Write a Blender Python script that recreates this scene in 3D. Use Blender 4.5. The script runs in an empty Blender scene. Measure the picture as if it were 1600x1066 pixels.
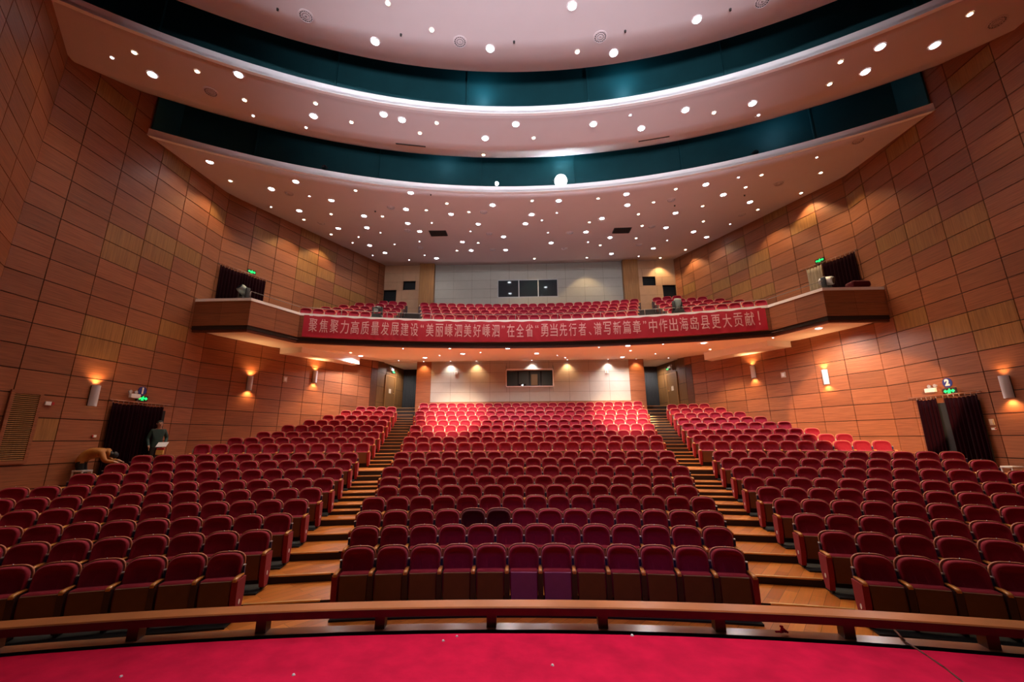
import bpy, math, random
from mathutils import Vector, Matrix
random.seed(7)
SC = bpy.context.scene
COL = SC.collection
sin, cos, pi, hyp = math.sin, math.cos, math.pi, math.hypot

# ---------------------------------------------------------------- camera
CX = -0.191; CZ = 2.72; FPX = 640.6; PIT = 0.23497; ROL = -0.0059; YAW = 0.03468
F = Vector((-sin(YAW)*cos(PIT), cos(YAW)*cos(PIT), sin(PIT)))
Rv = Vector((cos(YAW), sin(YAW), 0)); Uv = Rv.cross(F)
R2 = cos(ROL)*Rv + sin(ROL)*Uv; U2 = -sin(ROL)*Rv + cos(ROL)*Uv
CAMP = Vector((CX, 0, CZ))
cd = bpy.data.cameras.new('camera'); cam = bpy.data.objects.new('camera', cd); COL.objects.link(cam)
cd.sensor_width = 36; cd.lens = FPX/1600*36; cd.clip_start = .05; cd.clip_end = 200
m = Matrix.Identity(4)
for i in range(3):
    m[i][0] = R2[i]; m[i][1] = U2[i]; m[i][2] = -F[i]; m[i][3] = CAMP[i]
cam.matrix_world = m
SC.camera = cam
def px(p):
    d = Vector(p)-CAMP; z = d.dot(F)
    return (800+FPX*d.dot(R2)/z, 533-FPX*d.dot(U2)/z, z) if z > .1 else (9999, 9999, z)

# ---------------------------------------------------------------- world, exposure, large lights
w = bpy.data.worlds.new('world'); SC.world = w; w.use_nodes = True
w.node_tree.nodes['Background'].inputs[0].default_value = (.55, .5, .6, 1)
w.node_tree.nodes['Background'].inputs[1].default_value = 0.02
SC.view_settings.view_transform = 'Standard'; SC.view_settings.look = 'None'
SC.view_settings.gamma = 1; SC.view_settings.use_curve_mapping = False
SC.view_settings.exposure = -0.08
def spot(name, loc, aim, power, angle, color=(1, 1, 1), size=.05, blend=.3, parent=None):
    l = bpy.data.lights.new(name, 'SPOT'); l.energy = power; l.spot_size = math.radians(angle); l.spot_blend = blend
    l.color = color; l.shadow_soft_size = size
    o = bpy.data.objects.new(name, l); COL.objects.link(o)
    o.location = loc; o.rotation_euler = (Vector(aim)-Vector(loc)).to_track_quat('-Z', 'Y').to_euler()
    if parent: o.parent = parent
    return o
def area(name, loc, aim, power, sx, sy, color):
    l = bpy.data.lights.new(name, 'AREA'); l.energy = power; l.shape = 'RECTANGLE'; l.size = sx; l.size_y = sy; l.color = color
    o = bpy.data.objects.new(name, l); COL.objects.link(o)
    o.location = loc; o.rotation_euler = (Vector(aim)-Vector(loc)).to_track_quat('-Z', 'Y').to_euler()
    return o
# stage lamps and beams, with unseen fill lamps added among them
area('hall_fill', (0, -3.5, 6.5), (0, 20, 8.5), 18, 12, 2.5, (1, .80, .78))  # unseen area fill added behind the camera for walls and seats
area('lip_fill', (0, 1.0, 12.6), (0, 12, 13.6), 220, 16, .5, (.95, .93, 1)).data.spread = math.radians(50)  # unseen fill added to brighten the white ceiling lips
spot('stage_top_light', (0.2, 5.2, 9.0), (0.2, 2.3, 1.1), 1900, 60, (1, .86, .88), .5, 1)
spot('ceiling_fill', (0, -2.5, 4.5), (0, 10.5, 13.4), 8500, 60, (.98, .92, 1), .8, 1)  # unseen uplight added to brighten the ceiling panels
spot('stage_beam', (-2.2, -1.5, 6.3), (-4.1, 22.3, 4.1), 70000, 10, (1, .72, .50), .05, 1)
spot('stage_beam', (2.2, -1.5, 6.3), (4.9, 22.3, 4.1), 70000, 9.5, (1, .72, .50), .05, 1)
spot('stage_beam', (3.0, -1.5, 6.3), (12.9, 16.6, 3.7), 28000, 12.5, (1, .58, .30), .04, .15)
spot('violet_stage_beam', (0.3, 3.0, 9.5), (0.4, 7.9, .4), 600, 40, (.5, .25, 1), .2, .9)

# ---------------------------------------------------------------- materials
def _c(c): return (c[0], c[1], c[2], 1)
def mat(name, color, rough=.6, metal=0, spec=.5, emis=None, es=0, var=0, scale=8, bump=0, sheen=0, coat=0):
    mt = bpy.data.materials.new(name); mt.use_nodes = True; nt = mt.node_tree; b = nt.nodes['Principled BSDF']
    b.inputs['Base Color'].default_value = _c(color); b.inputs['Roughness'].default_value = rough
    b.inputs['Metallic'].default_value = metal; b.inputs['Specular IOR Level'].default_value = spec
    if coat: b.inputs['Coat Weight'].default_value = coat
    if sheen:
        b.inputs['Sheen Weight'].default_value = sheen; b.inputs['Sheen Roughness'].default_value = .35
        b.inputs['Sheen Tint'].default_value = (1, .45, .5, 1)
    if emis:
        b.inputs['Emission Color'].default_value = _c(emis); b.inputs['Emission Strength'].default_value = es
        mt.cycles.emission_sampling = 'NONE'
    if var or bump:
        tc = nt.nodes.new('ShaderNodeTexCoord'); n = nt.nodes.new('ShaderNodeTexNoise'); n.inputs['Scale'].default_value = scale; n.inputs['Detail'].default_value = 4
        nt.links.new(tc.outputs['Object'], n.inputs['Vector'])
        if var:
            mx = nt.nodes.new('ShaderNodeMix'); mx.data_type = 'RGBA'
            mx.inputs['A'].default_value = _c([x*(1-var) for x in color]); mx.inputs['B'].default_value = _c([min(1, x*(1+var)) for x in color])
            nt.links.new(n.outputs['Fac'], mx.inputs['Factor']); nt.links.new(mx.outputs['Result'], b.inputs['Base Color'])
        if bump:
            bp = nt.nodes.new('ShaderNodeBump'); bp.inputs['Strength'].default_value = bump; bp.inputs['Distance'].default_value = .02
            nt.links.new(n.outputs['Fac'], bp.inputs['Height']); nt.links.new(bp.outputs['Normal'], b.inputs['Normal'])
    return mt
def wood(name, color, alt, rough=.45, horizontal=(1.2, 1.2, 38), vertical=(26, 26, 1.1), amount=.28):
    """veneer: each panel's own tone comes from the mesh attribute 'tone' (r: depth of colour, g: yellow straight-grained veneer)"""
    mt = bpy.data.materials.new(name); mt.use_nodes = True; nt = mt.node_tree; N = nt.nodes; L = nt.links; b = N['Principled BSDF']
    b.inputs['Roughness'].default_value = rough; b.inputs['Specular IOR Level'].default_value = .35
    tc = N.new('ShaderNodeTexCoord'); at = N.new('ShaderNodeAttribute'); at.attribute_name = 'tone'
    sp = N.new('ShaderNodeSeparateColor'); L.new(at.outputs['Color'], sp.inputs[0])
    def grain(sc):
        mp = N.new('ShaderNodeMapping'); mp.inputs['Scale'].default_value = sc; L.new(tc.outputs['Object'], mp.inputs[0])
        n = N.new('ShaderNodeTexNoise'); n.inputs['Scale'].default_value = 1; n.inputs['Detail'].default_value = 5; n.inputs['Roughness'].default_value = .6; L.new(mp.outputs[0], n.inputs['Vector'])
        return n.outputs['Fac']
    gm = N.new('ShaderNodeMix'); L.new(sp.outputs[1], gm.inputs['Factor']); L.new(grain(horizontal), gm.inputs['A']); L.new(grain(vertical), gm.inputs['B'])
    cm = N.new('ShaderNodeMix'); cm.data_type = 'RGBA'; cm.inputs['A'].default_value = _c(color); cm.inputs['B'].default_value = _c(alt); L.new(sp.outputs[1], cm.inputs['Factor'])
    mr = N.new('ShaderNodeMapRange'); mr.inputs['From Min'].default_value = .3; mr.inputs['From Max'].default_value = .7
    mr.inputs['To Min'].default_value = 1-amount; mr.inputs['To Max'].default_value = 1+amount; L.new(gm.outputs['Result'], mr.inputs['Value'])
    mu = N.new('ShaderNodeMath'); mu.operation = 'MULTIPLY'; L.new(mr.outputs[0], mu.inputs[0]); L.new(sp.outputs[0], mu.inputs[1])
    vm = N.new('ShaderNodeVectorMath'); vm.operation = 'SCALE'; L.new(cm.outputs['Result'], vm.inputs[0]); L.new(mu.outputs[0], vm.inputs['Scale'])
    L.new(vm.outputs[0], b.inputs['Base Color'])
    return mt
M = {}
M['panel'] = wood('veneer_panel', (.285, .100, .043), (.29, .135, .042))
M['joint'] = mat('dark_joint', (.018, .008, .005), .8)
M['wood'] = wood('varnished_wood', (.48, .17, .05), (.5, .25, .08), .35)
M['wood_dark'] = mat('dark_wood', (.10, .028, .012), .4, var=.3, scale=6)
M['grey_panel'] = mat('pale_acoustic_panel', (.28, .265, .23), .75, var=.06, scale=5)
M['back_panel_lit'] = mat('lamplit_acoustic_panel', (.43, .385, .335), .75, var=.06, scale=5)  # same panel as the upper wall, lightened to hold the warm lamps' light
M['pale_wood'] = mat('pale_wood_panel', (.42, .24, .13), .6, var=.12, scale=4)
M['ceil'] = mat('pink_grey_plaster', (.62, .54, .56), .8, var=.03, scale=2)
M['soffit'] = mat('peach_plaster', (.95, .90, .86), .8, var=.03, scale=2)
M['lip'] = mat('white_plaster', (.93, .93, .95), .6)
M['teal'] = mat('dark_teal_baffle', (.010, .075, .090), .55, var=.25, scale=1.5)
M['black'] = mat('black_void', (.006, .007, .008), .8)
M['tread'] = None
M['riser'] = mat('dark_riser', (.02, .009, .006), .7)
M['brass'] = mat('brass_nosing', (.75, .5, .22), .35, .8)
M['carpet'] = mat('red_carpet', (.60, .008, .055), .95, var=.38, scale=5, bump=.6, spec=.1)
M['velvet'] = mat('wine_red_velvet', (.29, .014, .036), .75, spec=.15, var=.12, scale=30, sheen=.5)
M['velvet_dark'] = mat('dark_maroon_velvet', (.07, .006, .012), .8, spec=.15, sheen=.2)  # darker maroon of the odd seats and the box cloth
M['shell'] = mat('red_brown_moulded_shell', (.48, .16, .08), .5, var=.15, scale=9)
M['under'] = mat('brown_plywood', (.13, .045, .014), .5, var=.2, scale=6)
M['under_violet_lit'] = mat('violet_lit_plywood', (.24, .05, .17), .5, var=.15, scale=6)  # brown plywood with violet stage light painted into its colour
M['arm'] = mat('orange_varnished_beech', (.62, .25, .06), .3, var=.15, scale=12, coat=.4)
M['stand'] = mat('dark_maroon_steel', (.035, .010, .012), .5)
M['aisle_panel'] = mat('crimson_carpet_side', (.27, .010, .018), .85)
M['silver'] = mat('brushed_silver', (.5, .5, .52), .5, .5)
M['blue'] = mat('navy_metal', (.012, .02, .12), .35, .3)
M['white'] = mat('white_plastic', (.8, .8, .78), .4)
M['blackmetal'] = mat('black_enamel', (.02, .022, .024), .4)
M['glass'] = mat('dark_window_glass', (.008, .018, .024), .06, spec=.8)
M['curtain'] = mat('maroon_black_curtain', (.010, .001, .003), .95, spec=.05)
M['banner'] = mat('scarlet_banner_cloth', (.50, .006, .032), .55, bump=.25, scale=2.2, var=.08)
M['letter'] = mat('pinkish_white_lettering', (.82, .48, .50), .6)
M['emW'] = mat('white_lamp_lens', (1, 1, 1), .5, emis=(.88, .94, 1), es=25)
M['emY'] = mat('warm_lamp_lens', (1, .9, .7), .5, emis=(1, .82, .52), es=22)
M['green'] = mat('green_exit_glow', (.02, .5, .1), .5, emis=(.0, 1, .13), es=3.0)
M['skin'] = mat('skin', (.45, .24, .16), .6)
M['hair'] = mat('black_hair', (.012, .012, .014), .6)
M['jacket_orange'] = mat('ochre_padded_jacket', (.38, .14, .02), .6, bump=.5, scale=14, var=.15)
M['jacket_green'] = mat('dark_green_jacket', (.012, .045, .042), .7, var=.2, scale=9)
M['trousers'] = mat('black_trousers', (.01, .01, .012), .8)
M['paper'] = mat('white_paper', (.8, .8, .85), .7)
# laminate floor: planks run up the aisle
def laminate():
    mt = bpy.data.materials.new('orange_laminate'); mt.use_nodes = True; nt = mt.node_tree; N = nt.nodes; L = nt.links; b = N['Principled BSDF']
    tc = N.new('ShaderNodeTexCoord'); mp = N.new('ShaderNodeMapping'); mp.inputs['Rotation'].default_value = (0, 0, -.9)
    L.new(tc.outputs['Object'], mp.inputs[0])
    br = N.new('ShaderNodeTexBrick'); br.inputs['Scale'].default_value = 1; br.inputs['Brick Width'].default_value = 1.2; br.inputs['Row Height'].default_value = .19
    br.inputs['Mortar Size'].default_value = .003; br.inputs['Color1'].default_value = (.50, .14, .022, 1); br.inputs['Color2'].default_value = (.80, .27, .05, 1); br.inputs['Mortar'].default_value = (.12, .04, .012, 1)
    br.inputs['Bias'].default_value = 0; L.new(mp.outputs[0], br.inputs['Vector'])
    mp2 = N.new('ShaderNodeMapping'); mp2.inputs['Scale'].default_value = (2, 30, 2); L.new(mp.outputs[0], mp2.inputs[0])
    n = N.new('ShaderNodeTexNoise'); n.inputs['Scale'].default_value = 1.3; n.inputs['Detail'].default_value = 5; L.new(mp2.outputs[0], n.inputs['Vector'])
    mx = N.new('ShaderNodeMix'); mx.data_type = 'RGBA'; mx.blend_type = 'MULTIPLY'; mx.inputs['Factor'].default_value = .35
    L.new(br.outputs['Color'], mx.inputs['A']); L.new(n.outputs['Color'], mx.inputs['B'])
    L.new(mx.outputs['Result'], b.inputs['Base Color']); b.inputs['Roughness'].default_value = .28
    return mt
M['tread'] = laminate()

# ---------------------------------------------------------------- mesh helpers
class MB:
    def __init__(s): s.v = []; s.f = []; s.m = []; s.t = []; s.sm = []
    def face(s, idx, mi=0, tone=(1, 0, 0), smooth=False): s.f.append(idx); s.m.append(mi); s.t.append(tone); s.sm.append(smooth)
    def vs(s, pts): n = len(s.v); s.v += [tuple(p) for p in pts]; return list(range(n, n+len(pts)))
    def poly(s, pts, mi=0, tone=(1, 0, 0)): s.face(s.vs(pts), mi, tone)
    def hexa(s, a, b, mi=0, tone=(1, 0, 0), skip=()):
        """a: four points, b: the four opposite points"""
        i = s.vs(list(a)+list(b))
        F_ = [(3, 2, 1, 0), (4, 5, 6, 7), (0, 1, 5, 4), (1, 2, 6, 5), (2, 3, 7, 6), (3, 0, 4, 7)]
        for k, q in enumerate(F_):
            if k not in skip: s.face([i[j] for j in q], mi, tone)
    def box(s, x0, x1, y0, y1, z0, z1, mi=0, tone=(1, 0, 0)):
        s.hexa([(x0, y0, z0), (x1, y0, z0), (x1, y1, z0), (x0, y1, z0)], [(x0, y0, z1), (x1, y0, z1), (x1, y1, z1), (x0, y1, z1)], mi, tone)
    def rbox(s, x0, x1, y0, y1, z0, z1, r, mi=0):
        """box with rounded vertical outline in xz and eased edges"""
        def ring(y, ins):
            P = []
            for cx_, cz_, a0 in ((x1-r, z1-r, 0), (x0+r, z1-r, 90), (x0+r, z0+r, 180), (x1-r, z0+r, 270)):
                for k in range(4):
                    a = math.radians(a0+k*30); q = max(r-ins, .001); P.append((cx_+q*cos(a), y, cz_+q*sin(a)))
            return P
        e = min(r*.5, (y1-y0)*.3)
        s.loft([ring(y0, e), ring(y0+e, 0), ring(y1-e, 0), ring(y1, e)], mi, smooth=True)
    def loft(s, rings, mi=0, smooth=False, caps=True, closed=True, tone=(1, 0, 0)):
        I = [s.vs(r) for r in rings]; n = len(rings[0])
        for a, b in zip(I, I[1:]):
            for k in range(n if closed else n-1):
                k2 = (k+1) % n; s.face([a[k], a[k2], b[k2], b[k]], mi, tone, smooth)
        if caps and closed:
            s.face(I[0][::-1], mi, tone); s.face(I[-1][:], mi, tone)
    def tube(s, p0, p1, r0, r1=None, n=12, mi=0, smooth=True):
        r1 = r0 if r1 is None else r1; p0 = Vector(p0); p1 = Vector(p1); d = (p1-p0).normalized()
        a = d.orthogonal().normalized(); b = d.cross(a)
        rg = lambda p, r: [p+a*r*cos(2*pi*k/n)+b*r*sin(2*pi*k/n) for k in range(n)]
        s.loft([rg(p0, r0), rg(p1, r1)], mi, smooth)
    def disc(s, c, r, n=20, mi=0, up=-1):
        P = [(c[0]+r*cos(2*pi*k/n), c[1]+r*sin(2*pi*k/n), c[2]) for k in range(n)]
        s.poly(P if up > 0 else P[::-1], mi)
    def mesh(s, name, mats):
        me = bpy.data.meshes.new(name); me.from_pydata(s.v, [], s.f)
        for x in mats: me.materials.append(M[x] if isinstance(x, str) else x)
        me.polygons.foreach_set('material_index', s.m); me.polygons.foreach_set('use_smooth', s.sm)
        if any(t != (1, 0, 0) for t in s.t) or 'panel' in mats or 'wood' in mats:
            at = me.attributes.new('tone', 'FLOAT_COLOR', 'CORNER'); k = 0
            buf = []
            for f, t in zip(s.f, s.t): buf += [t[0], t[1], t[2], 1.]*len(f)
            at.data.foreach_set('color', buf)
        me.update(); return me
    def build(s, name, mats, parent=None, loc=None):
        o = bpy.data.objects.new(name, s.mesh(name, mats)); COL.objects.link(o)
        if parent: o.parent = parent
        if loc: o.location = loc
        return o
def tag(o, label=None, cat=None, group=None, kind=None):
    if label: o['label'] = label
    if cat: o['category'] = cat
    if group: o['group'] = group
    if kind: o['kind'] = kind
    return o
def struct(o): o['kind'] = 'structure'; return o
def empty(name, loc=(0, 0, 0), rz=0):
    o = bpy.data.objects.new(name, None); COL.objects.link(o); o.location = loc; o.rotation_euler = (0, 0, rz); o.empty_display_size = .1; return o
def copy_tree(o, parent=None):
    c = o.copy(); COL.objects.link(c)
    if parent: c.parent = parent
    for ch in list(o.children): copy_tree(ch, c)
    return c
ORD = 'zeroth first second third fourth fifth sixth seventh eighth ninth tenth eleventh twelfth thirteenth fourteenth fifteenth sixteenth seventeenth eighteenth nineteenth twentieth'.split()
def ordn(n): return ORD[n] if n <= 20 else 'twenty-'+ORD[n-20]

# ---------------------------------------------------------------- plan of the hall
YC = -14.905
RR = [22.656, 23.628, 24.578, 25.605, 26.578, 27.576, 28.556, 29.564, 30.559, 32.524, 33.501, 34.482, 35.448, 36.414, 37.38, 38.346, 39.311, 40.285]
RZ = [0, .138, .273, .426, .576, .73, .944, 1.149, 1.34, 1.653, 1.901, 2.148, 2.458, 2.741, 3.033, 3.338, 3.625, 3.933]
CNT = [12, 13, 14, 15, 15, 16, 17, 17, 18, 19, 20, 20, 21, 21, 22, 23, 23, 24]
SIN = [4.88, 5.05, 5.205, 5.405, 5.575, 5.735, 5.925, 6.085, 6.28, 6.615, 6.775, 6.93, 7.085, 7.245, 7.425, 7.565, 7.75]
SCNT = [14, 14, 14, 13, 13, 13, 12, 12, 12, 11, 10, 9, 8, 7, 6, 5, 4]
WJ = [(9.3, 4.4), (10.16, 5.42), (10.95, 6.36), (11.72, 7.27), (12.5, 8.19), (13.27, 9.1), (13.27, 9.98), (13.27, 11.2), (13.27, 12.43), (13.27, 13.65), (13.27, 14.87), (13.27, 15.75)] + \
     [(13.27-.42*(y-15.75), y) for y in (16.9, 18.0, 19.1, 20.2, 21.3, 22.4, 23.5, 24.4)]
def W(y):
    P = WJ+[(9.42, 24.9), (9.42, 40)]
    if y <= P[0][1]: return P[0][0]
    for (a, b), (c, d) in zip(P, P[1:]):
        if y <= d: return a+(c-a)*(y-b)/(d-b) if d > b else c
    return 9.42
def amax(r, yc=YC, extra=.06):
    lo, hi = 0, 1.2
    for _ in range(30):
        a = (lo+hi)/2
        if r*sin(a) < W(yc+r*cos(a))+extra: lo = a
        else: hi = a
    return lo
def PR(r, a, z, yc=YC): return (r*sin(a), yc+r*cos(a), z)

# ---------------------------------------------------------------- walls
def split_rects(us, zs, holes):
    out = []
    for i in range(len(us)-1):
        for k in range(len(zs)-1):
            cells = [(us[i], us[i+1], zs[k], zs[k+1])]
            for (a, b, c, d) in holes:
                nx = []
                for (u0, u1, z0, z1) in cells:
                    if u1 <= a or u0 >= b or z1 <= c or z0 >= d: nx.append((u0, u1, z0, z1)); continue
                    if u0 < a: nx.append((u0, a, z0, z1))
                    if u1 > b: nx.append((b, u1, z0, z1))
                    ua, ub = max(u0, a), min(u1, b)
                    if z0 < c: nx.append((ua, ub, z0, c))
                    if z1 > d: nx.append((ua, ub, d, z1))
                cells = nx
            out += [(i, k, c) for c in cells if c[1]-c[0] > .03 and c[3]-c[2] > .03]
    return out
def wall_run(mb, P, zs, side, tone, gap=.012, proud=.024, thick=.25, holes=(), pmi=0):
    """panels along plan points P (mirrored by side); holes in (u, z) with u the running length"""
    us = [0]
    for (a, b), (c, d) in zip(P, P[1:]): us.append(us[-1]+hyp(c-a, d-b))
    def pt(u, z, off):
        k = 0
        while k < len(us)-2 and u > us[k+1]+1e-6: k += 1
        (a, b), (c, d) = P[k], P[k+1]; t = (u-us[k])/(us[k+1]-us[k]); n = Vector((-(d-b), c-a)).normalized()  # towards room for left-to-back travel on the +x side
        return ((a+(c-a)*t+n.x*off)*side, b+(d-b)*t+n.y*off, z)
    for i, k, (u0, u1, z0, z1) in split_rects(us, zs, holes):
        e = 1e-4
        A = [pt(u0+e, z0, -thick), pt(u1-e, z0, -thick), pt(u1-e, z1, -thick), pt(u0+e, z1, -thick)]
        B = [pt(u0+e, z0, 0), pt(u1-e, z0, 0), pt(u1-e, z1, 0), pt(u0+e, z1, 0)]
        mb.hexa(A, B, 1)
        g = gap
        A = [pt(u0+g, z0+g, 0), pt(u1-g, z0+g, 0), pt(u1-g, z1-g, 0), pt(u0+g, z1-g, 0)]
        B = [pt(u0+g, z0+g, proud), pt(u1-g, z0+g, proud), pt(u1-g, z1-g, proud), pt(u0+g, z1-g, proud)]
        mb.hexa(A, B, pmi, tone(i, k, (z0+z1)/2), skip=(0,))
ZG = [-.3, .3]+[.3+.61*k for k in range(1, 28)]
YEL = {(7, 5.5), (7, 6.1), (8, 6.1), (9, 6.7), (7, 8.5), (7, 9.1), (8, 9.1), (8, 9.8), (9, 9.8), (10, 12.2), (6, 3.0), (12, 12.2), (14, 11.6), (14, 11.0), (15, 11.6), (15, 12.8), (16, 11.0), (17, 10.4), (8, 13.0), (6, 13.6)}
for side, nm in ((-1, 'left'), (1, 'right')):
    mb = MB(); rng = random.Random(3+side)
    def tone(i, k, z):
        y = any(i == a and abs(z-b) < .25 for a, b in YEL) or (z > 9.5 and i > 12 and rng.random() < .14) or (z < 8 and rng.random() < .02)
        return (rng.uniform(.92, 1.08) if y else rng.choice((.84, .92, .98, 1, 1.03, 1.08))*rng.uniform(.96, 1.04), 1 if y else 0, 0)
    wall_run(mb, WJ, ZG, side, tone)
    wall_run(mb, [(9.62, 24.4), (9.42, 24.9)], [z for z in ZG if z > 7], side, tone)
    struct(mb.build('wall_'+nm, ['panel', 'joint']))
    # vestibule wall beside the aisle head
    mb = MB()
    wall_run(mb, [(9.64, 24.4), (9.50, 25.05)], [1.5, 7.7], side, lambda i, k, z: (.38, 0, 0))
    wall_run(mb, [(9.50, 25.05), (9.29, 26.1), (9.02, 27.5), (8.85, 28.38)], [2.5, 5.0, 6.0, 6.9, 7.7], side, lambda i, k, z: (.5, 1, 0))
    mb.box(*sorted((side*9.0, side*7.0)), 28.4, 28.6, 2.5, 7.8, 1)
    mb.box(*sorted((side*7.2, side*7.02)), 25.9, 28.4, 2.5, 7.7, 1)
    struct(mb.build('wall_vestibule_'+nm, ['panel', 'joint']))
# lower back wall with the projection window opening
mb = MB(); YB = 25.75
rng = random.Random(5)
P = [(-7.24, YB), (-6.26, YB)]
def back_panels(mb, xs, zs, y, mi, holes=(), thick=.18, gap=.005, proud=.012, tn=lambda i, k: (1, 0, 0)):
    for i, k, (u0, u1, z0, z1) in split_rects(xs, zs, holes):
        mb.box(u0, u1, y, y+thick, z0, z1, 1)
        g = gap; mb.box(u0+g, u1-g, y-proud, y, z0+g, z1-g, mi, tn(i, k))
ZL = [3.6, 4.38, 5.0, 5.6, 6.22, 6.84, 7.45, 7.7]
back_panels(mb, [-6.26, -5, -3.75, -2.5, -1.25, 0, 1.25, 2.5, 3.75, 5, 6.26], ZL[2:], YB, 2, holes=[(-1.44, 1.48, 5.95, 6.97)])
back_panels(mb, [-7.2, -6.26], [3.6, 4.3, 5.0, 5.62, 6.24, 6.86, 7.7], YB, 0, tn=lambda i, k: (1.05, 0, 0))
back_panels(mb, [6.26, 7.2], [3.6, 4.3, 5.0, 5.62, 6.24, 6.86, 7.7], YB, 0, tn=lambda i, k: (1.05, 0, 0))
back_panels(mb, [-6.26, -5, -3.75, -2.5, -1.25, 0, 1.25, 2.5, 3.75, 5, 6.26], ZL[:3], YB, 0, tn=lambda i, k: (.9, 0, 0))
struct(mb.build('wall_back', ['panel', 'joint', 'back_panel_lit']))
# upper back wall above the balcony
mb = MB(); YU = 24.9; ZU = [8.6, 9.15, 9.76, 10.35, 10.96, 11.56, 12.16, 12.76, 13.36, 14.0, 14.6]
back_panels(mb, [-6.05+1.21*k for k in range(11)], ZU[3:], YU, 2, holes=[(-1.92, 1.87, 11.58, 12.74)])
back_panels(mb, [-6.05+1.21*k for k in range(11)], ZU[:4], YU, 3)
for s in (-1, 1):
    lo, hi = sorted((s*6.05, s*7.0)); mb.box(lo, hi, YU-.35, YU+.1, 8.6, 14.6, 0, (.92, 1, 0))
    xs = sorted((s*7.0, s*8.2, s*9.46))
    back_panels(mb, xs, ZU, YU, 3, holes=[tuple(sorted((s*8.56, s*9.38)))+(9.9, 12.2), tuple(sorted((s*7.33, s*8.13)))+(12.2, 12.8)])
    mb.box(*sorted((s*8.5, s*9.42)), YU+.3, YU+.35, 9.8, 12.3, 4); mb.box(*sorted((s*7.3, s*8.2)), YU+.3, YU+.35, 12.1, 12.9, 4)
struct(mb.build('wall_back_upper', ['panel', 'joint', 'grey_panel', 'pale_wood', 'black']))

# ---------------------------------------------------------------- floor: stage, terraces, aisle steps
mb = MB()
def ring(mb, r0, r1, z0, z1, a0, a1, mt=0, mr=1, yc=YC, n=None, nose=False, mn=2):
    n = n or max(2, int((a1-a0)*r1/.9)); T = [a0+(a1-a0)*k/n for k in range(n+1)]
    for a, b in zip(T, T[1:]):
        p = [PR(r0, a, z0, yc), PR(r0, b, z0, yc), PR(r1, b, z0, yc), PR(r1, a, z0, yc)]; q = [PR(r0, a, z1, yc), PR(r0, b, z1, yc), PR(r1, b, z1, yc), PR(r1, a, z1, yc)]
        i = mb.vs(p+q); mb.face([i[4], i[7], i[6], i[5]], mt); mb.face([i[0], i[4], i[5], i[1]], mr); mb.face([i[3], i[2], i[6], i[7]], mr)
        if k_end := (a == T[0]): mb.face([i[0], i[3], i[7], i[4]], mr)
        if b == T[-1]: mb.face([i[1], i[5], i[6], i[2]], mr)
        if nose:
            p = [PR(r0-.006, a, z1-.018, yc), PR(r0-.006, b, z1-.018, yc), PR(r0+.035, b, z1-.018, yc), PR(r0+.035, a, z1-.018, yc)]
            mb.hexa(p, [(x, y, z1+.005) for x, y, z in p], mn)
A0 = amax(19.3)
ring(mb, 19.3, RR[0]+.05, -.2, 0, -A0, A0, nose=False)
for i in range(1, 18):
    r0 = RR[i-1]+.05 if i else 19.3; r1 = RR[i]+.08
    if i == 17: r1 = 40.9
    a = amax((r0+r1)/2)
    if i == 17: a = 9.6/40.3
    ring(mb, r0, r1, -.2, RZ[i], -a, a)
    for s in (-1, 1):      # aisle: brass nosing and, where the rise is high, a half step
        if i == 17: sa, sb = 24*.28+.02, 7.9
        else: sa, sb = max(CNT[i], CNT[i-1])*.28+.04, SIN[i-1]-.02
        aa, ab = sorted((s*sa/r0, s*sb/r0))
        p = [PR(r0-.008, aa+(ab-aa)*k/3, RZ[i]) for k in range(4)]
        for u, v in zip(p, p[1:]):
            du = Vector((0, 0, 1)); n = (Vector(u)-Vector((0, YC, u[2]))).normalized()*.045
            lo = [Vector(u), Vector(v), Vector(v)+n, Vector(u)+n]; mb.hexa([q-du*.02 for q in lo], [q+du*.006 for q in lo], 2)
        if RZ[i]-RZ[i-1] > .19:
            ring(mb, r0-.34, r0, RZ[i-1], (RZ[i]+RZ[i-1])/2, aa, ab, n=3, nose=True)
for s in (-1, 1):          # steps on up into the corner vestibules
    for k, (y, z) in enumerate(((25.0, 4.19), (25.6, 4.44), (26.2, 4.7))):
        x0, x1 = sorted((s*7.1, s*9.7)); y1 = 25.6+.6*k if k < 2 else 28.4
        mb.box(x0, x1, y, y1, 3.5, z, 1); mb.box(x0, x1, y-.008, y+.03, z-.02, z+.006, 2)
struct(mb.build('floor', ['tread', 'riser', 'brass']))
mb = MB()
ring(mb, 2.0, 18.86, .2, 1.12, -.62, .62, 0, 1, n=40)
struct(mb.build('floor_stage', ['carpet', 'riser']))
mb = MB()
ring(mb, 18.955, 19.09, -.1, 1.11, -.62, .62, 0, 1, n=40)
M['ledge'] = mat('pale_varnished_ledge', (.40, .22, .12), .22, var=.2, scale=5)
o = mb.build('trim_1', ['ledge', 'riser']); struct(o)

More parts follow.
